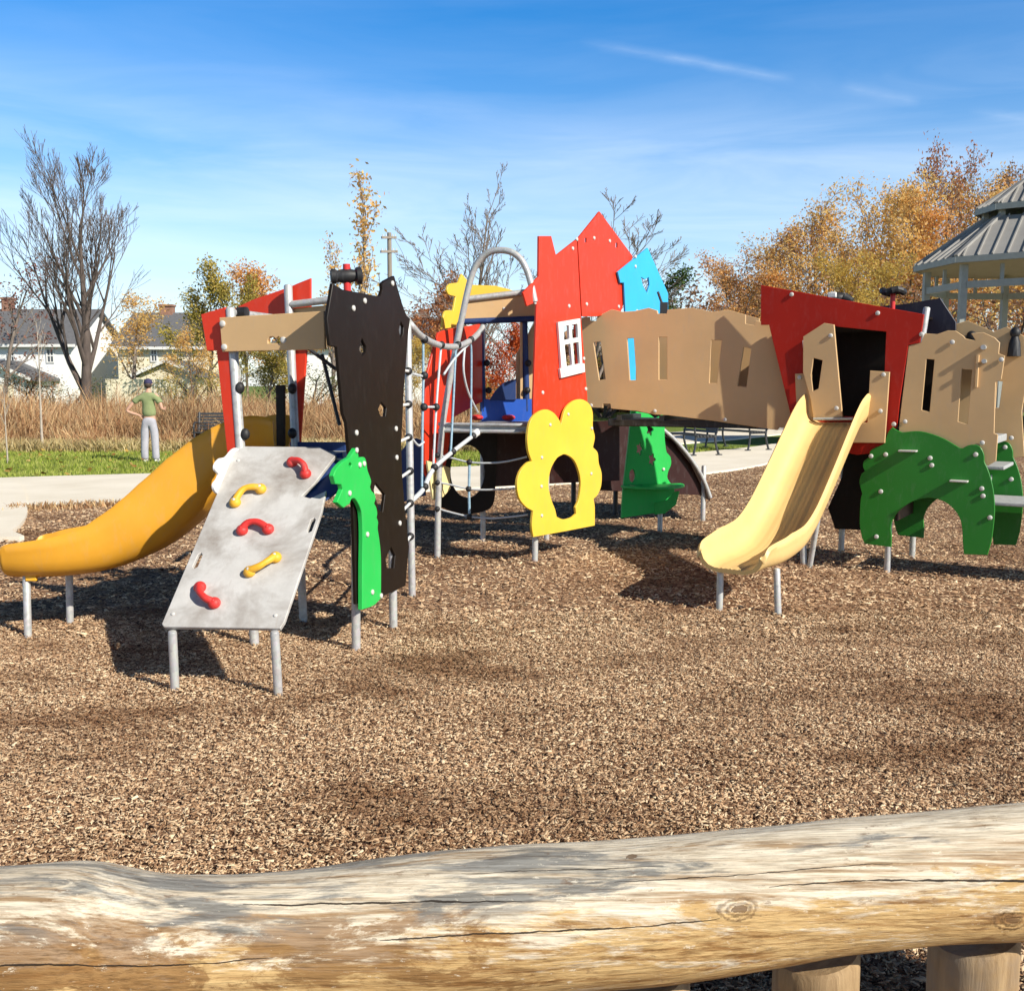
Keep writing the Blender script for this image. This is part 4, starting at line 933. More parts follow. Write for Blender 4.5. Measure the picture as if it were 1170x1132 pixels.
# autumn wood on the right: each tree on its own
AUT = dict(r0=.10, levels=4, kids=(13, 7, 5), ang=(30, 60), up=.20, clear=.25, ratio=.42, wob=.07, taper=.2)
AUT2 = dict(r0=.09, levels=4, kids=(12, 7, 5), ang=(32, 64), up=.16, clear=.20, ratio=.46, wob=.09, taper=.2)
for key, x, Y, ty, bk, lf, per, rot, wd, lab in (
    ('aut_a', 838, 52, 288, 'bark', 'l_orange', 3, .2, 1.25, 'orange tree right of the dark pine, leaning crown'),
    ('aut_b', 872, 56, 270, 'bark', 'l_gold', 3, 1.4, 1.2, 'dull gold tree above the left corner of the dark red panel'),
    ('aut_a', 905, 52, 258, 'bark', 'l_orange', 3, 2.6, 1.2, 'second orange tree above the dark red panel'),
    ('aut_b', 948, 50, 218, 'palebark', 'l_gold', 3, 3.4, 1.1, 'pale-barked gold tree above the middle of the dark red panel'),
    ('aut_a', 988, 54, 206, 'palebark', 'l_gold', 3, 4.4, 1.05, 'airy gold tree left of the spinner wheel with sky between its branches'),
    ('aut_b', 1030, 50, 200, 'bark', 'l_gold', 4, 5.2, 1.1, 'tall gold tree above the spinner wheel'),
    ('aut_a', 1085, 56, 166, 'darkbark', 'l_rust', 2, .9, .75, 'tallest dark-trunked tree of the wood with a rusty thin top'),
    ('aut_b', 1062, 48, 222, 'bark', 'l_orange', 4, 2.2, 1.1, 'orange tree left of the gazebo roof edge'),
    ('aut_a', 1112, 58, 188, 'darkbark', 'l_brown', 2, 3.9, .8, 'dark thin-topped tree behind the gazebo roof, right of the tallest'),
    ('aut_b', 1128, 52, 206, 'bark', 'l_orange', 4, 5.9, 1.15, 'orange tree directly behind the upper gazebo roof'),
    ('aut_a', 1168, 50, 212, 'bark', 'l_gold', 4, 1.8, 1.1, 'gold tree at the right picture edge behind the gazebo'),
    ('aut_b', 822, 58, 305, 'bark', 'l_orange', 3, .8, 1.3, 'low orange tree just behind the dark pine'),
    ('aut_a', 928, 60, 246, 'bark', 'l_gold', 3, 5.5, 1.2, 'gold tree further back between the orange and pale-barked trees'),
    ('aut_b', 885, 48, 300, 'bark', 'l_orange', 4, 2.9, 1.4, 'low dense orange tree touching the dark red panel corner'),
    ('aut_a', 1098, 62, 205, 'bark', 'l_gold', 3, 2.4, 1.2, 'gold tree far behind the gazebo roof ridge'),
    ('aut_b', 1040, 58, 214, 'palebark', 'l_orange', 3, 3.0, 1.2, 'orange tree far behind the spinner wheel'),
    ('aut_b', 1010, 44, 292, 'palebark', 'l_yellow', 4, 4.9, 1.2, 'low bright yellow tree behind the spinner wheel'),
    ('aut_a', 970, 46, 290, 'bark', 'l_yellow', 4, .1, 1.2, 'low yellow tree behind the lookout knob')):
    tree(key, lab, x, Y, ty, bk, lf, rot, per=int(per * 2.3), spread=.22, lsize=.074, wide=wd, group='autumn trees of the wood on the right', **(AUT if key == 'aut_a' else AUT2))
def bush(key, label, x, Y, top_y, leafm, wide, per=7, name='shrub', rot=0, kw=None, lsize=.16):
    return tree(key, label, x, Y, top_y, 'darkbark', leafm, rot, 'shrub', None, 0, wide, name, per, .55, lsize,
                **(kw or dict(r0=.22, stems=5, stem_spread=.75, levels=3, kids=(7, 5), ang=(30, 70), up=.05, clear=.12, ratio=.5, wob=.14)))
bush('bush_a', 'brown leafy undergrowth shrub under the gazebo roof at the right edge', 1160, 34, 318, 'l_rust', 1.5, 7)
bush('bush_a', 'brown shrub between the gazebo column and purple gable', 1118, 36, 326, 'l_brown', 1.4, 7, rot=2)
bush('bush_a', 'low brown shrub below the tan bridge behind the benches', 812, 50, 405, 'l_rust', 2.2, 7, rot=4)
bush('bush_a', 'rust-brown shrub behind the right end of the tan bridge', 860, 50, 318, 'l_brown', 1.3, 6, rot=1)
bush('bush_a', 'brown thicket left of the dark red panel', 905, 48, 345, 'l_rust', 1.5, 6, rot=5.2)
bush('bush_a', 'tan thicket low behind the purple gable', 1060, 44, 335, 'l_gold', 1.3, 6, rot=3)
bush('bush_a', 'olive thicket below the lookout knob', 1000, 46, 350, 'l_olive', 1.4, 6, rot=.6)
bush('bush_a', 'tan bush behind the middle slots of the bridge', 745, 50, 380, 'l_brown', 1.8, 6, rot=2.7)
bush('bush_a', 'brown bush behind the left slot of the bridge', 690, 50, 385, 'l_olive', 1.6, 6, rot=3.6)
bush('bush_b', 'dark green hedge bush in front of the white house', 62, 52, 428, 'l_hedge', 2.1, 8)
bush('bush_b', 'hedge bush with reddish leaves at the left picture edge', 6, 50, 420, 'l_rust', 1.8, 6, rot=1)
bush('bush_b', 'bright yellow bush beside the standing person', 200, 50, 438, 'l_yellow', 1.5, 8, rot=2)
bush('bush_b', 'olive bush low at the end of the garage', 240, 49, 415, 'l_olive', 1.5, 8, rot=3)
bush('bush_b', 'brownish hedge behind the left tower', 345, 50, 415, 'l_hedge', 2.0, 8, rot=4)
tree('pine', 'dark green bushy pine behind the tan bridge, left of the orange trees', 800, 46, 306, 'darkbark', 'l_pine', 2.2, 'pine tree', name='pine_tree', wide=1.35, per=14, spread=.22, lsize=.10, r0=.16, levels=4, kids=(12, 6, 4), ang=(45, 75), up=.06, clear=.12, ratio=.34, wob=.08, taper=.15)
# young saplings on the lawn edge at the left
for x, y, ty, rot, lab in ((45, 514, 352, 0, 'thin pale sapling at the meadow edge in front of the white house'), (4, 528, 425, 2, 'thin pale sapling at the left picture edge on the lawn')):
    g0 = ground(x, y)
    tree('sapling', lab, x, g0.y, ty, 'palebark', None, rot, 'sapling', name='sapling', r0=.10, levels=3, kids=(9, 4), ang=(22, 42), up=.4, clear=.45, ratio=.26, wob=.03, taper=.12)
# far wood mass behind everything on the right
n = 45000; x = rng.uniform(2, 60, n); y = rng.uniform(60, 75, n); z = rng.random(n) ** 1.3 * (3.6 + 1.2 * np.sin(x * .5) + .8 * np.sin(x * 1.7))
c = np.stack([x, y, z], 1); u = rng.normal(0, .2, (n, 3)); w = rng.normal(0, .14, (n, 3))
o = quads_obj('far_undergrowth', np.stack([c - u - w, c + u - w, c + u + w, c - u + w], 1), M['l_brown']); o['kind'] = 'stuff'; o['label'] = 'brown undergrowth of the far wood'; o['category'] = 'undergrowth'
# =================================================================== HOUSES
M['siding_white'] = rough('white_siding', (.80, .80, .78), (.88, .88, .86), 3, .7, .1)
M['siding_cream'] = rough('cream_siding', (.74, .66, .48), (.84, .76, .58), 3, .7, .1)
M['shingle'] = rough('grey_shingles', (.085, .088, .095), (.16, .16, .17), 5, .9, .5, .02, (1, 1, 4))
M['brick'] = rough('brown_brick', (.22, .11, .075), (.34, .19, .13), 6, .9, .3)
M['trim'] = rough('white_trim_paint', (.70, .70, .68), (.8, .8, .78), 4, .6, .05)
M['glass'] = plastic('dark_window_glass', (.05, .06, .075), .12, 0, .6)
def house(label, x0, x1, Y, eave_y, ridge_y, wallm, chim=(), wins=(), dep=9.0, garage=None, doors=()):
    """a gabled house whose long front faces the playground, traced at distance Y"""
    A, B = at(x0, 440, Y), at(x1, 440, Y); ze = at(x0, eave_y, Y).z; zr = at(x0, ridge_y, Y + dep / 2).z; L = B.x - A.x
    t = thing('house', label, 'house', ((A.x + B.x) / 2, Y + dep / 2, 0)); cx = (A.x + B.x) / 2
    vs = [(A.x, Y, -.1), (B.x, Y, -.1), (B.x, Y + dep, -.1), (A.x, Y + dep, -.1), (A.x, Y, ze), (B.x, Y, ze), (B.x, Y + dep, ze), (A.x, Y + dep, ze), (A.x, Y + dep / 2, zr), (B.x, Y + dep / 2, zr)]
    mesh_obj('wall', vs, [(0, 1, 5, 4), (2, 3, 7, 6), (1, 2, 6, 9, 5), (3, 0, 4, 8, 7)], wallm, t, False)
    ov = .45; k = (zr - ze) / (dep / 2); th = .16; rv = []
    for X in (A.x - ov, B.x + ov):
        for yy, zz in ((Y - ov, ze - k * ov), (Y + dep / 2, zr), (Y + dep + ov, ze - k * ov)): rv += [(X, yy, zz + .02), (X, yy, zz + .02 + th)]
    rf = [(1, 7, 9, 3), (3, 9, 11, 5), (0, 2, 8, 6), (2, 4, 10, 8), (0, 6, 7, 1), (4, 5, 11, 10), (0, 1, 3, 2), (2, 3, 5, 4), (6, 8, 9, 7), (8, 10, 11, 9)]
    roof = mesh_obj('roof', rv, rf, M['shingle'], t, False)
    g = MB().box((cx, Y - ov - .03, ze - k * ov + .06), (L + 2 * ov, .05, .2)); g.build('eave_trim', M['trim'], t)
    for cxp, cy, cw in chim:
        c0 = at(cxp, cy, Y + dep / 2); w = cw / FPX * (Y + dep / 2); g = MB().box((c0.x, Y + dep / 2, (c0.z + zr) / 2 - .4), (w, w * .8, c0.z - zr + .8)); g.box((c0.x, Y + dep / 2, c0.z + .05), (w * 1.15, w, .14)); g.build('chimney', M['brick'], roof)
    for xa, ya, xb, yb in wins:
        a, b = at(xa, ya, Y), at(xb, yb, Y); w, h = b.x - a.x, a.z - b.z; c = ((a.x + b.x) / 2, Y - .03, (a.z + b.z) / 2)
        f = MB()
        for sx in (-1, 1): f.box((c[0] + sx * w / 2, c[1], c[2]), (.09, .1, h + .09))
        for sz in (-1, 0, 1): f.box((c[0], c[1], c[2] + sz * h / 2), (w - .09, .1, .08))
        f.box((c[0], c[1], c[2]), (.05, .08, h - .1)); wf = f.build('window', M['trim'], t, False); MB().box((c[0], Y - .012, c[2]), (w, .03, h)).build('pane', M['glass'], wf, False)
    if garage:
        gx0, gx1, gt, ge = garage; a, b = at(gx0, ge, Y - 4), at(gx1, ge, Y - 4); m_ = (a.x + b.x) / 2; zt2 = at((gx0 + gx1) / 2, gt, Y - 4).z; y0, y1 = Y - 4, Y - .05
        v = [(a.x, y0, -.1), (b.x, y0, -.1), (b.x, y0, a.z), (m_, y0, zt2), (a.x, y0, a.z), (a.x, y1, -.1), (b.x, y1, -.1), (b.x, y1, a.z), (m_, y1, zt2), (a.x, y1, a.z)]
        mesh_obj('porch_wall', v, [(0, 1, 2, 3, 4), (1, 6, 7, 2), (5, 0, 4, 9)], wallm, t, False)
        kk = (zt2 - a.z) / (m_ - a.x); rv = []
        for yy in (y0 - .4, y1):
            for X, zz in ((a.x - .5, a.z - .5 * kk), (m_, zt2), (b.x + .5, a.z - .5 * kk)): rv += [(X, yy, zz + .02), (X, yy, zz + .2)]
        mesh_obj('porch_roof', rv, [(1, 3, 9, 7), (3, 5, 11, 9), (0, 6, 8, 2), (2, 8, 10, 4), (0, 1, 7, 6), (4, 10, 11, 5), (6, 7, 9, 8), (8, 9, 11, 10)], M['shingle'], t, False)
        f = MB()
        for s, X in ((1, a.x), (-1, b.x)):
            p, q = Vector((X - s * .5, y0 - .43, a.z - .5 * kk + .12)), Vector((m_, y0 - .43, zt2 + .12)); f.add(box_geo((p + q) / 2, q - p, (0, 1, 0), (q - p).cross(Vector((0, 1, 0))), (q - p).length, .06, .22))
        f.build('gable_trim', M['trim'], t, False)
        dw = (b.x - a.x) * .62; g = MB().box((m_, y0 - .03, a.z * .40), (dw, .06, a.z * .8)); g.build('garage_door', M['siding_white'] if wallm == M['siding_cream'] else M['siding_cream'], t, False)
    return t
house('white house with grey roof left of the big bare tree', -70, 84, 72, 392, 356, M['siding_white'], [(9, 342, 11)], [(53.5, 399, 62, 414), (9, 400, 17, 414)], garage=(-50, 30, 414, 432))
house('cream house with gabled garage behind the standing person', 136, 236, 72, 395, 360, M['siding_cream'], [(191, 350, 14)], [(172.5, 398, 180, 413)], garage=(160, 224, 414, 428))
house('pale house with brick chimney behind the cat panel', 318, 522, 76, 394, 366, M['siding_white'], [(485, 355, 10)], [(345, 402, 352, 416), (472, 401, 479, 414), (498, 401, 506, 414)])
def fence_(label, x0, x1, Y, y_top):
    A, B = at(x0, y_top, Y), at(x1, y_top, Y); t = thing('garden_fence', label, 'fence', ((A.x + B.x) / 2, Y, 0)); g = MB()
    n = int((B.x - A.x) / .32)
    for i in range(n): g.box((A.x + (i + .5) * (B.x - A.x) / n, Y, A.z / 2), (.29, .03, A.z - .01 * (i % 3)))
    g.build('board_panel', M['siding_cream'], t, False); g = MB()
    for zz in (.4, A.z - .25): g.box(((A.x + B.x) / 2, Y + .04, zz), (B.x - A.x, .05, .09))
    g.build('fence_rail', M['siding_cream'], t, False)
fence_('pale board fence below the cream house', 120, 214, 60, 433)

# =================================================================== UTILITY POLE
M['polewood'] = rough('weathered_pole_wood', (.20, .17, .14), (.32, .28, .23), 4, .9, .3, .01, (4, 4, .5))
pq = at(447, 440, 58); ztop = at(447, 266, 58).z
tU = thing('utility_pole', 'wooden utility pole with two crossarms behind the cat panel', 'utility pole', (pq.x, 58, 0))
tube('pole', [(pq.x, 58, -.2), (pq.x, 58, ztop)], [.17, .12], M['polewood'], tU)
for y, l in ((272, 1.0), (288, 1.15)):
    zz = at(447, y, 58).z; g = MB().box((pq.x, 57.84, zz), (l, .10, .13), (1, .9, .12), (-.9, 1, 0)); g.build('crossarm', M['polewood'], tU)
    g = MB(); e = Vector((1, .9, .12)).normalized()
    for s in (-.42, -.2, .25, .44): c0 = Vector((pq.x, 57.84, zz + .06)) + e * l * s; g.tube([c0, c0 + Vector((0, 0, .13))], [.035, .025], 6)
    g.build('insulator', M['bolt'], tU)
g = MB()
for k in range(13):
    pass
tube('wire', [Vector((pq.x + .3, 57.9, ztop - .3)), Vector((pq.x + .9, 57.9, ztop - 1.6)), Vector((pq.x + .7, 57.9, ztop - 3.0)), Vector((pq.x + .1, 57.9, ztop - 3.6))], .012, M['blackmetal'], tU, 5, True)

# =================================================================== GAZEBO
M['gz_green'] = rough('grey_green_painted_steel', (.25, .27, .25), (.31, .33, .31), 8, .5, .05)
M['gz_roof'] = rough('grey_standing_seam_metal', (.27, .26, .245), (.34, .33, .31), 2, .45, .05)
M['gz_soffit'] = rough('tan_soffit_boards', (.30, .27, .19), (.38, .34, .25), 4, .8, .2, .01, (1, 12, 1))
V1, V2 = Vector((10.3, 25.75, 0)), Vector((10.5, 24.0, 0)); s_ = (V2 - V1).length; e = (V2 - V1).normalized(); inw = Vector((-e.y, e.x, 0))
if inw.x < 0: inw = -inw
GC = (V1 + V2) / 2 + inw * (s_ / 2 * (1 + math.sqrt(2))); RG = (V1 - GC).length; a0 = math.atan2(V1.y - GC.y, V1.x - GC.x)
tG = thing('gazebo', 'grey-green octagonal gazebo with two-tier metal roof at the right edge', 'gazebo', (GC.x, GC.y, 0))
def octa(r, z, k=0.0): return [Vector((GC.x + r * math.cos(a0 + i * math.pi / 4 + k), GC.y + r * math.sin(a0 + i * math.pi / 4 + k), z)) for i in range(8)]
def roof_tier(name, r0, z0, r1, z1, mat, seams):
    lo, hi = octa(r0, z0), octa(r1, z1); lo2, hi2 = octa(r0, z0 - .10), octa(r1, z1 - .10)
    vs = lo + hi + lo2 + hi2; fs = []
    for i in range(8):
        j = (i + 1) % 8; fs += [(i, j, 8 + j, 8 + i), (16 + i, 24 + i, 24 + j, 16 + j), (i, 16 + i, 16 + j, j)]
    cx = sum((lo[i] - lo[(i + 1) % 8]).length for i in range(1)); rf = mesh_obj(name, vs, fs, mat, tG, False)
    g = MB()
    for i in range(8):
        j = (i + 1) % 8; nrm = (lo[j] - lo[i]).cross(hi[i] - lo[i]).normalized(); nrm = nrm if nrm.z > 0 else -nrm
        for k in range(seams):
            f = (k + .5) / seams; a = lo[i].lerp(lo[j], f); t = abs(f - .5) * 2
            m_ = hi[i].lerp(hi[j], .5); full = hi[i].lerp(hi[j], f)
            lim = r1 / r0; ff = .5 + (f - .5) / 1
            # a seam runs straight up the slope until it meets the hip
            d = (hi[i].lerp(hi[j], .5) - lo[i].lerp(lo[j], .5)); mx = 1.0 if t < lim else (1 - t) / (1 - lim)
            b = a + d * mx
            if mx > .05: g.add(box_geo((a + b) / 2 + nrm * .02, b - a, nrm.cross(b - a), nrm, (b - a).length, .03, .05))
        g.add(box_geo((lo[i] + hi[i]) / 2 + Vector((0, 0, .03)), hi[i] - lo[i], (hi[i] - lo[i]).cross(Vector((0, 0, 1))), (hi[i] - lo[i]).cross(Vector((0, 0, 1))).cross(hi[i] - lo[i]), (hi[i] - lo[i]).length, .10, .06))
    g.build('roof_seams', mat, rf, False)
    g = MB()
    for i in range(8):
        a, b = lo[i], lo[(i + 1) % 8]; g.add(box_geo((a + b) / 2 - Vector((0, 0, .06)), b - a, (b - a).cross(Vector((0, 0, 1))), (0, 0, 1), (b - a).length + .03, .05, .14))
    g.build('fascia', M['gz_green'], rf, False); return rf
ZE = 4.56; RG += .18
roof_tier('lower_roof', RG, ZE, .95, 5.62, M['gz_roof'], 6)
roof_tier('upper_roof', 1.12, 5.88, .05, 6.55, M['gz_roof'], 4)
so = octa(RG - .06, ZE - .13); vs = so + [Vector((GC.x, GC.y, ZE + .5))]; mesh_obj('soffit', vs, [(i, (i + 1) % 8, 8) for i in range(8)], M['gz_soffit'], tG, False)
g = MB(); lo, hi = octa(.9, 5.5), octa(.9, 5.9)
for i in range(8): MB().add(box_geo((lo[i] + hi[i]) / 2, (1, 0, 0), (0, 1, 0), (0, 0, 1), .12, .12, .5)).build('cupola_post', M['gz_green'], tG, False)

cc = octa(RG - .30, 0)
for p in cc: MB().box((p.x, p.y, (ZE - .15) / 2), (.15, .15, ZE - .15)).build('column', M['gz_green'], tG, False)
for zz, hgt in ((ZE - .62, .16),):
    for i in range(8):
        a, b = cc[i], cc[(i + 1) % 8]; MB().add(box_geo((a + b) / 2 + Vector((0, 0, zz)), b - a, (b - a).cross(Vector((0, 0, 1))), (0, 0, 1), (b - a).length - .17, .10, hgt)).build('beam', M['gz_green'], tG, False)
        m_ = (a + b) / 2; MB().box((m_.x, m_.y, ZE - .36), (.07, .07, .36)).build('strut', M['gz_green'], tG, False)
o = octa(RG - .1, 0); slab('floor', [(p.x, p.y) for p in o], -.05, .12, M['concrete'], tG)

# =================================================================== BENCHES
def bench(label, loc, rz, L=1.5):
    t = thing('park_bench', label, 'bench', loc, 'black metal park benches'); ux = Vector((math.cos(rz), math.sin(rz), 0)); uy = Vector((-math.sin(rz), math.cos(rz), 0)); O = Vector(loc); z = Vector((0, 0, 1))
    P = lambda a, b, c: O + ux * a + uy * b + z * c
    g = MB()
    for k in range(6): g.add(box_geo(P(0, -.22 + k * .085, .445), ux, uy, z, L, .065, .025))
    g.build('seat', M['blackmetal'], t, False); g = MB()
    for k in range(6): g.add(box_geo(P(0, .275 + k * .022, .52 + k * .075), ux, uy * .3 + z, uy - z * .3, L, .055, .022))
    g.build('backrest', M['blackmetal'], t, False)
    for s in (-1, 1):
        x = s * (L / 2 - .05); g = MB()
        g.tube(curve3([P(x, -.30, 0), P(x, -.25, .22), P(x, -.24, .44)], 4), .026, 8); g.tube(curve3([P(x, .36, 0), P(x, .28, .22), P(x, .26, .44), P(x, .40, .94)], 4), .026, 8)
        g.tube([P(x, -.26, .42), P(x, .27, .42)], .024, 8); g.tube(curve3([P(x, -.25, .44), P(x, -.27, .60), P(x, -.18, .68), P(x, .05, .69), P(x, .31, .66)], 4), .022, 8)
        for b in (-.30, .36): g.add(box_geo(P(x, b, .012), ux, uy, z, .09, .12, .024))
        g.build('end_frame', M['blackmetal'], t)
b1 = ground(803, 521); b2 = ground(834, 517)
bench('black bench below the tan bridge, nearest the green panel', (b1.x - .25, b1.y + .35, .035), R(-70), 1.5)
bench('black bench below the right half of the tan bridge', (b2.x + .35, b2.y + 1.0, .035), R(-62), 1.7)
b3 = at(256, 470, 26); bench('dark bench at the meadow edge left of the red tower leg', (b3.x, 25.3, -.02), R(4), 1.1)

# =================================================================== PERSON
M['skin'] = rough('skin', (.50, .28, .19), (.58, .34, .24), 10, .6, .05)
M['shirt'] = rough('olive_green_cotton', (.19, .235, .10), (.27, .31, .15), 6, .9, .3, .02)
M['trousers'] = rough('pale_grey_cotton', (.34, .34, .39), (.47, .46, .50), 5, .9, .4, .03)
M['cap'] = rough('navy_cap_cloth', (.02, .02, .06), (.05, .045, .11), 10, .9, .2)
M['hair'] = rough('dark_brown_hair', (.03, .02, .015), (.07, .045, .03), 30, .7, .3)
import bmesh
pg = ground(172.5, 527)
tP = thing('person', 'person seen from behind in green shirt, grey trousers and dark cap, hand on hip', 'person', (pg.x, pg.y, -.02))
def skin_obj(name, chains, mat, parent, sub=2):
    """connected joints with radii grown into one continuous surface"""
    bm = bmesh.new(); lay = bm.verts.layers.skin.verify(); seen = {}
    def vert(p, r):
        k = tuple(round(c, 4) for c in p)
        if k not in seen:
            v = bm.verts.new(p); v[lay].radius = r if isinstance(r, tuple) else (r, r); seen[k] = v
        return seen[k]
    first = None
    for ch in chains:
        pv = None
        for p, r in ch:
            v = vert(p, r)
            if first is None: first = v; v[lay].use_root = True
            if pv is not None and pv is not v and bm.edges.get((pv, v)) is None: bm.edges.new((pv, v))
            pv = v
    me = bpy.data.meshes.new(name); bm.to_mesh(me); bm.free(); o = bpy.data.objects.new(name, me); C.objects.link(o); o.parent = parent; me.materials.append(mat)
    s = o.modifiers.new('skin', 'SKIN'); s.use_smooth_shade = True; s.branch_smoothing = .6; b = o.modifiers.new('sub', 'SUBSURF'); b.levels = sub; b.render_levels = sub; return o
pel = ((0, 0, .95), (.13, .095)); wst = ((0, .01, 1.10), (.125, .09)); chs = ((0, .015, 1.30), (.145, .10)); shd = ((0, 0, 1.43), (.10, .07)); nck = ((0, .0, 1.50), .05); hd0 = ((0, .015, 1.575), (.066, .075)); hd1 = ((0, .02, 1.655), (.074, .088)); hd2 = ((0, .015, 1.71), (.058, .068))
def hand(w, d, sidev):
    d = Vector(d).normalized(); s = Vector(sidev).normalized(); w = Vector(w); palm = w + d * .055; out = [[(tuple(w), .026), (tuple(palm), (.034, .017))]]
    for k, (o_, l) in enumerate(((-.03, .062), (-.01, .072), (.01, .068), (.029, .052))):
        b = palm + s * o_ + d * .025; nrm = d.cross(s)
        out.append([(tuple(palm), (.034, .017)), (tuple(b), .0095), (tuple(b + d * l * .55 + nrm * .008), .009), (tuple(b + d * l * .85 + nrm * .028), .0075)])
    b = w + d * .025 - s * .032; out.append([(tuple(w), .026), (tuple(b), .011), (tuple(b + d * .03 - s * .018), .010), (tuple(b + d * .058 - s * .018), .008)])
    return out
lw, rw = (-.19, -.02, .99), (.27, .17, 1.12)
body = [[pel, wst, chs, shd, nck, hd0, hd1, hd2], [hd0, ((0, .085, 1.60), .02), ((0, .112, 1.595), .013)], [hd1, ((.076, .012, 1.635), .014), ((.086, .002, 1.64), .012)], [hd1, ((-.076, .012, 1.635), .014), ((-.086, .002, 1.64), .012)],
        [shd, ((-.17, 0, 1.40), .055), ((-.33, -.03, 1.24), .043), ((-.455, -.05, 1.08), .038), ((-.33, -.03, 1.03), .034), (lw, .026)],
        [shd, ((.17, 0, 1.40), .055), ((.245, -.02, 1.25), .043), ((.285, -.03, 1.12), .038), ((.29, .08, 1.11), .034), (rw, .026)],
        [pel, ((-.085, 0, .86), .085), ((-.11, .0, .50), .055), ((-.12, -.01, .09), .04), ((-.125, .10, .035), .035)], [pel, ((.085, 0, .86), .085), ((.10, .01, .50), .055), ((.105, 0, .09), .04), ((.115, .11, .035), .035)]]
body += hand(lw, (.75, .25, -.35), (.2, .3, 1)) + hand(rw, (-.35, 1, .1), (.2, 0, 1))
bo = skin_obj('body', body, M['skin'], tP)
skin_obj('shirt', [[((0, 0, .93), (.165, .125)), ((0, .01, 1.10), (.155, .118)), ((0, .015, 1.30), (.172, .128)), ((0, 0, 1.42), (.13, .095)), ((0, .0, 1.475), (.07, .062))],
   [((0, 0, 1.42), (.13, .095)), ((-.17, 0, 1.395), .082), ((-.275, -.02, 1.29), .072), ((-.31, -.027, 1.255), .070)], [((0, 0, 1.42), (.13, .095)), ((.17, 0, 1.395), .082), ((.23, -.015, 1.28), .072), ((.245, -.02, 1.235), .070)]], M['shirt'], bo)
skin_obj('trousers', [[((0, -.005, 1.0), (.150, .115)), ((0, -.01, .90), (.158, .13)), ((-.088, -.005, .78), (.098, .105)), ((-.11, .0, .50), (.08, .085)), ((-.12, -.01, .22), (.075, .08)), ((-.122, .0, .05), (.072, .082))],
   [((0, -.01, .90), (.158, .13)), ((.088, -.005, .78), (.098, .105)), ((.10, .01, .50), (.08, .085)), ((.108, .0, .22), (.075, .08)), ((.11, .01, .05), (.072, .082))]], M['trousers'], bo)
L_ = Vector(tP.location)
g = MB().add(ball_geo(L_ + Vector((0, .012, 1.675)), (.086, .103, .085))); g.add(ball_geo(L_ + Vector((0, .13, 1.665)), (.07, .075, .012))); g.build('cap', M['cap'], bo)
g = MB().add(ball_geo(L_ + Vector((0, -.008, 1.625)), (.079, .088, .075))); g.build('hair', M['hair'], bo)
for sx in (-.125, .115): g = MB().add(ball_geo(L_ + Vector((sx, .06, .035)), (.05, .13, .045))); g.build('shoe', M['trim'], bo)

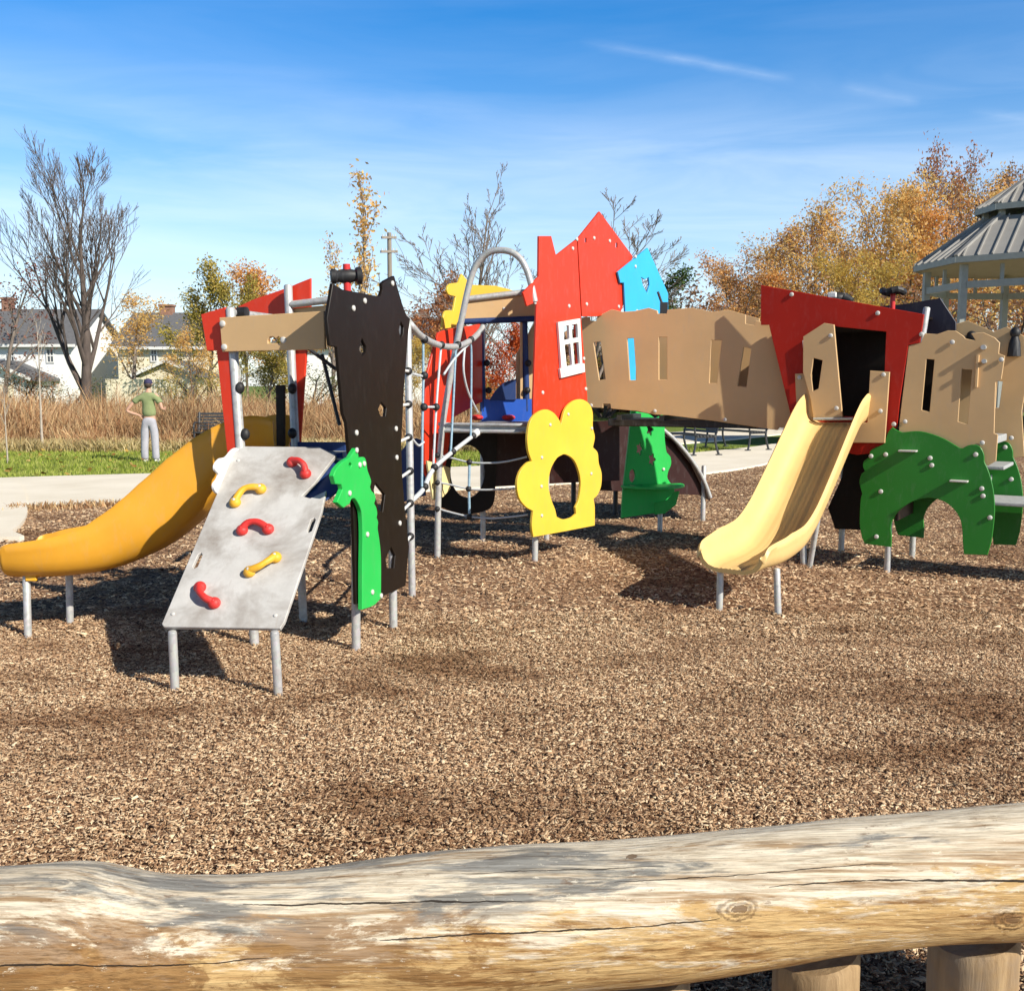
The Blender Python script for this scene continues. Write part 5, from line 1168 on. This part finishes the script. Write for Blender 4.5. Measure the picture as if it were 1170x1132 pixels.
# =================================================================== LOG FENCE
def logmat():
    m, nt, b = newmat('weathered_peeled_log'); co = coord(nt)
    tc = nt.nodes.new('ShaderNodeUVMap'); uv = tc.outputs[0]       # u along the log (m), v round it (0..1, .25 = top)
    sx = nt.nodes.new('ShaderNodeSeparateXYZ'); nt.links.new(uv, sx.inputs[0]); U, V = sx.outputs[0], sx.outputs[1]
    wy = mapping(nt, co, (3.0, 18, 18)); fine = noise(nt, mapping(nt, co, (9, 190, 190)), 1.0, 6, .7); grain = noise(nt, mapping(nt, co, (3.2, 70, 70)), 1.0, 8, .72, .25)
    nA = noise(nt, wy, 1.3, 12, .74, .5); nB = noise(nt, mapping(nt, co, (1.5, 9, 9), (3.1, 0, 0)), 1.7, 12, .70, .6); nC = noise(nt, mapping(nt, co, (2.6, 8, 8), (0, 1.3, 0)), 1.5, 12, .74, .5)
    hi = ramp(nt, V, [(.0, .41), (.05, .50), (.12, .66), (.30, .76), (.5, .5)])       # how far the bleached outer wood reaches
    cm = ramp(nt, math_(nt, 'ADD', math_(nt, 'SUBTRACT', nA, .5), hi), [(.47, 0), (.56, 1)])
    gold = mixc(nt, ramp(nt, grain, [(.3, 0), (.7, 1)]), (.40, .235, .085), (.68, .49, .235))
    pale = mixc(nt, ramp(nt, grain, [(.3, 0), (.7, 1)]), (.55, .46, .33), (.83, .76, .62))
    c = mixc(nt, cm, gold, pale)
    stk = noise(nt, mapping(nt, co, (1.8, 55, 55), (2, 0, 0)), 1.0, 9, .7, .2); c = mixc(nt, 1.0, c, ramp(nt, stk, [(.37, (.52, .40, .29)), (.49, (1, 1, 1))]), 'MULTIPLY')
    # brown rubbed patches low on the left, orange stain low on the right
    lft = ramp(nt, math_(nt, 'MULTIPLY_ADD', U, .4, .5), [(.1, .17), (.45, .08), (.6, -.01), (1, -.02)])
    lowv = ramp(nt, V, [(.0, .06), (.08, .05), (.15, 0), (.25, 0)])
    bm_ = ramp(nt, math_(nt, 'ADD', nC, math_(nt, 'ADD', lft, math_(nt, 'SUBTRACT', lowv, .08))), [(.545, 0), (.60, 1)])
    bm_ = math_(nt, 'MULTIPLY', bm_, ramp(nt, V, [(.11, 1), (.17, .15), (.3, .05)]))
    c = mixc(nt, math_(nt, 'MULTIPLY', bm_, .8), c, mixc(nt, grain, (.16, .075, .022), (.30, .155, .05)))
    # grey weathering in long streaks on the upper left
    lf = ramp(nt, math_(nt, 'MULTIPLY_ADD', U, .30, .5), [(.15, .07), (.5, .085), (.62, .02), (.78, -.08)])
    gv = ramp(nt, V, [(.08, 0), (.12, 1), (.24, 1), (.38, .5), (.5, 0)])
    gm = math_(nt, 'MULTIPLY', ramp(nt, math_(nt, 'ADD', nB, lf), [(.555, 0), (.63, 1)]), gv)
    c = mixc(nt, math_(nt, 'MULTIPLY', gm, .85), c, mixc(nt, ramp(nt, grain, [(.3, 0), (.7, 1)]), (.075, .08, .08), (.235, .24, .235)))
    dk = noise(nt, mapping(nt, co, (9, 26, 26), (1.7, 2, 0)), 1.3, 10, .75); c = mixc(nt, math_(nt, 'MULTIPLY', ramp(nt, dk, [(.60, 0), (.66, 1)]), .7), c, (.17, .095, .05))
    c = mixc(nt, 1.0, c, ramp(nt, fine, [(.34, (.58, .55, .52)), (.54, (1.06, 1.06, 1.06))]), 'MULTIPLY')
    flk = noise(nt, mapping(nt, co, (22, 60, 60), (5, 1, 0)), 1.2, 10, .78); c = mixc(nt, math_(nt, 'MULTIPLY', ramp(nt, flk, [(.60, 0), (.64, 1)]), .65), c, (.82, .75, .60)); c = mixc(nt, math_(nt, 'MULTIPLY', ramp(nt, flk, [(.34, 1), (.38, 0)]), .6), c, (.14, .085, .045))
    # long drying splits following the grain
    cr = None
    for u0, u1, v0, sl, ph, wd in ((-.52, .02, .177, -.10, .3, 1.0), (-.25, .40, .072, -.032, 2.1, .9), (.50, 1.35, .100, -.078, 4.0, 1.1), (-1.2, -.45, .045, .02, 1.2, .7), (-.1, .3, .20, -.05, 5.1, .5), (.2, .75, .150, -.06, 6.6, .5)):
        wob = math_(nt, 'MULTIPLY', math_(nt, 'SUBTRACT', noise(nt, mapping(nt, co, (7, 0, 0), (ph, 0, 0)), 1.6, 6, .6), .5), .016)
        d = math_(nt, 'ABSOLUTE', math_(nt, 'SUBTRACT', math_(nt, 'SUBTRACT', V, math_(nt, 'MULTIPLY_ADD', U, sl, v0 - sl * u0)), wob))
        mid = ramp(nt, math_(nt, 'DIVIDE', math_(nt, 'SUBTRACT', U, u0), u1 - u0), [(0, 0), (.08, .6), (.5, 1), (.9, .55), (1, 0)])
        wdt = math_(nt, 'MULTIPLY', math_(nt, 'MULTIPLY', mid, math_(nt, 'MULTIPLY_ADD', noise(nt, mapping(nt, co, (18, 4, 4), (ph, 2, 0)), 1, 4), .0065, -.0016)), wd)
        on = math_(nt, 'MINIMUM', 1, math_(nt, 'MAXIMUM', 0, math_(nt, 'MULTIPLY_ADD', math_(nt, 'SUBTRACT', d, wdt), -1400, 1)))
        on = math_(nt, 'MULTIPLY', on, math_(nt, 'MULTIPLY', math_(nt, 'GREATER_THAN', U, u0), math_(nt, 'LESS_THAN', U, u1)))
        cr = on if cr is None else math_(nt, 'MAXIMUM', cr, on)
    c = mixc(nt, math_(nt, 'MULTIPLY', cr, .95), c, (.022, .014, .009))
    # knots, their rings bent by the grain
    kn = None; wr = math_(nt, 'MULTIPLY', math_(nt, 'SUBTRACT', noise(nt, mapping(nt, co, (22, 22, 22)), 1, 5, .65), .5), .026)
    for ku, kv, kr in ((.44, .065, .024), (.98, -.03, .026), (.24, .219, .006)):
        du = math_(nt, 'SUBTRACT', U, ku); dv = math_(nt, 'MULTIPLY', math_(nt, 'SUBTRACT', V, kv), .95); r_ = math_(nt, 'ADD', math_(nt, 'SQRT', math_(nt, 'ADD', math_(nt, 'MULTIPLY', du, math_(nt, 'MULTIPLY', du, .35)), math_(nt, 'MULTIPLY', dv, dv))), wr)
        rg = math_(nt, 'MULTIPLY', math_(nt, 'MULTIPLY_ADD', math_(nt, 'SINE', math_(nt, 'MULTIPLY', r_, 720)), .5, .5), math_(nt, 'LESS_THAN', r_, kr)); core = math_(nt, 'LESS_THAN', r_, kr * .3 if kr > .01 else kr)
        q = math_(nt, 'MAXIMUM', math_(nt, 'MULTIPLY', rg, .65), core); kn = q if kn is None else math_(nt, 'MAXIMUM', kn, q)
    c = mixc(nt, math_(nt, 'MULTIPLY', kn, .8), c, (.13, .07, .03)); blot = nC
    nt.links.new(c, b.inputs['Base Color']); b.inputs['Roughness'].default_value = .72; b.inputs['Specular IOR Level'].default_value = .3
    hgt = math_(nt, 'SUBTRACT', math_(nt, 'ADD', math_(nt, 'MULTIPLY', grain, .5), math_(nt, 'MULTIPLY', fine, .3)), math_(nt, 'ADD', math_(nt, 'MULTIPLY', cr, 1.6), math_(nt, 'MULTIPLY', kn, .3))); bump(nt, b, hgt, .7, .012); return m
M['log'] = logmat()
tL = thing('log_fence', 'weathered peeled log rail on short round posts in the foreground', 'log fence', (.1, 1.95, 0))
tops = [(-330, 1012), (-150, 1000), (-60, 992), (0, 990), (40, 987), (70, 985), (95, 985), (118, 989), (150, 997), (190, 1003), (260, 1005), (330, 1000), (400, 990), (500, 978), (600, 971), (690, 967), (770, 959), (850, 950), (950, 937), (1050, 930), (1170, 921), (1300, 914), (1500, 905)]
bots = [(-330, 1186), (-60, 1178), (0, 1176), (200, 1168), (400, 1155), (620, 1134), (750, 1121), (850, 1104), (950, 1086), (1050, 1078), (1170, 1072), (1300, 1066), (1500, 1062)]
xs = np.arange(-330, 1500, 9.0); ty = np.interp(xs, *zip(*tops)); by = np.interp(xs, *zip(*bots))
ker = np.ones(5) / 5; ty = np.concatenate([ty[:2], np.convolve(ty, ker, 'valid'), ty[-2:]]); by = np.concatenate([by[:2], np.convolve(by, ker, 'valid'), by[-2:]])
SEG = 72; vs, fs, uvs = [], [], []
from mathutils import noise as mn
for i, x in enumerate(xs):
    d_ = 1.98 + .13 * (x + 100) / 1270; ct = (ty[i] + by[i]) / 2
    r = ray(x, ct); c = CAM + r * (d_ / r.dot(Vector((0, CP, -SP)))); rad = (by[i] - ty[i]) / 2 / FPX * d_ * .985
    for k in range(SEG + 1):
        a = -math.pi + 2 * math.pi * k / SEG; dirv = Vector((0, math.cos(a + math.pi), math.sin(a + math.pi)))
        # a = angle round the log, front-bottom first; slow lumps and fine grain ridges
        p = c + dirv * rad; nz = mn.noise(Vector((p.x * 2.2, math.cos(a) * 1.6, math.sin(a) * 1.6))) * .010 + mn.noise(Vector((p.x * 5, math.cos(a) * 9, math.sin(a) * 9))) * .0025
        vs.append(c + dirv * (rad + nz)); uvs.append((c.x, .5 - k / SEG))
    if i:
        b = (i - 1) * (SEG + 1)
        for k in range(SEG): fs.append((b + k, b + SEG + 1 + k, b + SEG + 2 + k, b + k + 1))
n0 = len(vs)
lg = mesh_obj('rail', vs, fs, M['log'], tL, True, 80)
uvl = lg.data.uv_layers.new(name='UVMap')
# v: .25 is the top of the log, 0 the side towards the viewer
for l in lg.data.loops:
    u_, v_ = uvs[l.vertex_index]; uvl.data[l.index].uv = (u_, v_)
def postmat():
    m, nt, b = newmat('weathered_log_post'); co = coord(nt); g = noise(nt, mapping(nt, co, (14, 14, 1.5)), 2, 8, .68, .4); s = noise(nt, co, 4, 6, .65)
    c = mixc(nt, ramp(nt, g, [(.3, 0), (.7, 1)]), (.19, .115, .05), (.42, .29, .15)); c = mixc(nt, math_(nt, 'MULTIPLY', ramp(nt, s, [(.5, 0), (.68, 1)]), .6), c, (.22, .20, .175))
    nt.links.new(c, b.inputs['Base Color']); b.inputs['Roughness'].default_value = .8; bump(nt, b, g, .5, .01); return m
M['logpost'] = postmat()
for x, w, yt in ((740, 102, 1121), (937, 97, 1096), (1120, 97, 1076), (545, 100, 1140), (340, 104, 1150), (130, 104, 1160)):
    d_ = 2.02 + .13 * (x + 100) / 1270; r = ray(x, yt); c = CAM + r * (d_ / r.dot(Vector((0, CP, -SP)))); rad = w / 2 / FPX * d_
    vs, fs = [], []; S = 40; zs = [-.1, .0, .1, .2, .3, c.z - .035, c.z - .012, c.z]
    for j, zz in enumerate(zs):
        for k in range(S):
            a = 2 * math.pi * k / S; q = rad * (1 + .035 * mn.noise(Vector((math.cos(a) * 1.5 + x, math.sin(a) * 1.5, zz * 2)))) * (1.0 if j < len(zs) - 1 else .93)
            vs.append((c.x + q * math.cos(a), c.y + .03 + q * math.sin(a), zz + (.018 * math.cos(a) if j >= len(zs) - 3 else 0)))
        if j:
            for k in range(S): fs.append(((j - 1) * S + k, (j - 1) * S + (k + 1) % S, j * S + (k + 1) % S, j * S + k))
    fs.append(tuple((len(zs) - 1) * S + k for k in range(S))); mesh_obj('post', vs, fs, M['logpost'], tL, True, 40)

# =================================================================== LIGHT AND SKY
EL_, AZ = R(34), R(131)                # azimuth measured clockwise from straight ahead
sd = Vector((math.sin(AZ) * math.cos(EL_), math.cos(AZ) * math.cos(EL_), math.sin(EL_)))
ld = bpy.data.lights.new('sun', 'SUN'); ld.energy = 5.0; ld.angle = R(.5); ld.color = (1, .93, .81)
lo_ = bpy.data.objects.new('sun', ld); C.objects.link(lo_); lo_.rotation_mode = 'QUATERNION'; lo_.rotation_quaternion = sd.to_track_quat('Z', 'Y'); lo_.location = sd * 40
w = bpy.data.worlds.new('World'); scn.world = w; w.use_nodes = True; nt = w.node_tree; bg = nt.nodes['Background']
sky = nt.nodes.new('ShaderNodeTexSky'); sky.sky_type = 'NISHITA'; sky.sun_disc = False; sky.sun_elevation = EL_; sky.sun_rotation = AZ; sky.air_density = 1.0; sky.dust_density = .3; sky.ozone_density = 2.2; sky.altitude = 200
hs = nt.nodes.new('ShaderNodeHueSaturation'); hs.inputs['Saturation'].default_value = 1.45; nt.links.new(sky.outputs[0], hs.inputs['Color'])
tc = nt.nodes.new('ShaderNodeTexCoord'); D = tc.outputs['Generated']; sx = nt.nodes.new('ShaderNodeSeparateXYZ'); nt.links.new(D, sx.inputs[0]); dz = sx.outputs[2]
# thin cirrus veils, long and flat
n1 = noise(nt, mapping(nt, D, (1.6, 1.6, 11), (.3, .2, .1), (0, .05, 0)), 1.9, 7, .55, .6)
band = ramp(nt, dz, [(.02, .35), (.10, .6), (.165, 1.0), (.23, .55), (.29, .14), (.6, .05)])
cl = math_(nt, 'MULTIPLY', ramp(nt, n1, [(.34, 0), (.78, 1)]), band)
# contrail: a thin streak along a great circle
def dirn(x, y): return ray(x, y).normalized()
A_, B_ = dirn(700, 55), dirn(1170, 137); nn = A_.cross(B_).normalized(); mid = (A_ + B_).normalized(); tt = nn.cross(mid).normalized()
def dot(v):
    q = nt.nodes.new('ShaderNodeVectorMath'); q.operation = 'DOT_PRODUCT'; nt.links.new(D, q.inputs[0]); q.inputs[1].default_value = v; return q.outputs['Value']
dist = math_(nt, 'ABSOLUTE', math_(nt, 'ADD', dot(nn), math_(nt, 'MULTIPLY', math_(nt, 'SUBTRACT', noise(nt, D, 14, 4), .5), .006)))
along = dot(tt); sgn = 1 if A_.dot(tt) < 0 else -1
al = math_(nt, 'MULTIPLY_ADD', along, sgn * 2.4, .5)
lenm = ramp(nt, al, [(.0, 0), (.06, .35), (.2, .8), (.40, .8), (.47, .0), (.56, 0), (.6, .5), (.70, .45), (.73, 0), (.82, 0), (.88, .5), (1, .4)])
ct = math_(nt, 'MULTIPLY', math_(nt, 'MULTIPLY', math_(nt, 'POWER', math_(nt, 'MAXIMUM', 0, math_(nt, 'MULTIPLY_ADD', dist, -140, 1)), 1.5), lenm), ramp(nt, noise(nt, mapping(nt, D, (6, 6, 20)), 3, 5, .6), [(.3, .4), (.65, 1)]))
tot = math_(nt, 'MINIMUM', math_(nt, 'ADD', math_(nt, 'MULTIPLY', cl, .5), math_(nt, 'MULTIPLY', ct, .24)), .9)
skc = mixc(nt, 1.0, hs.outputs[0], ramp(nt, dz, [(.0, (1.05, 1.05, 1.05)), (.20, (1.10, 1.08, 1.14)), (.35, (1.20, 1.14, 1.24)), (.48, (.32, .32, .36)), (.75, (.15, .15, .17))]), 'MULTIPLY')
skc = mixc(nt, ramp(nt, dz, [(.0, .6), (.07, .48), (.16, .26), (.25, .06), (.33, 0)]), skc, (6.4, 7.4, 8.6))
col = mixc(nt, tot, skc, (7.6, 8.3, 9.0))
nt.links.new(col, bg.inputs['Color']); bg.inputs['Strength'].default_value = .112
scn.view_settings.view_transform = 'Standard'; scn.view_settings.look = 'None'; scn.view_settings.exposure = .42; scn.view_settings.gamma = 1
scn.cycles.max_bounces = 6; scn.cycles.diffuse_bounces = 2; scn.cycles.use_denoising = True
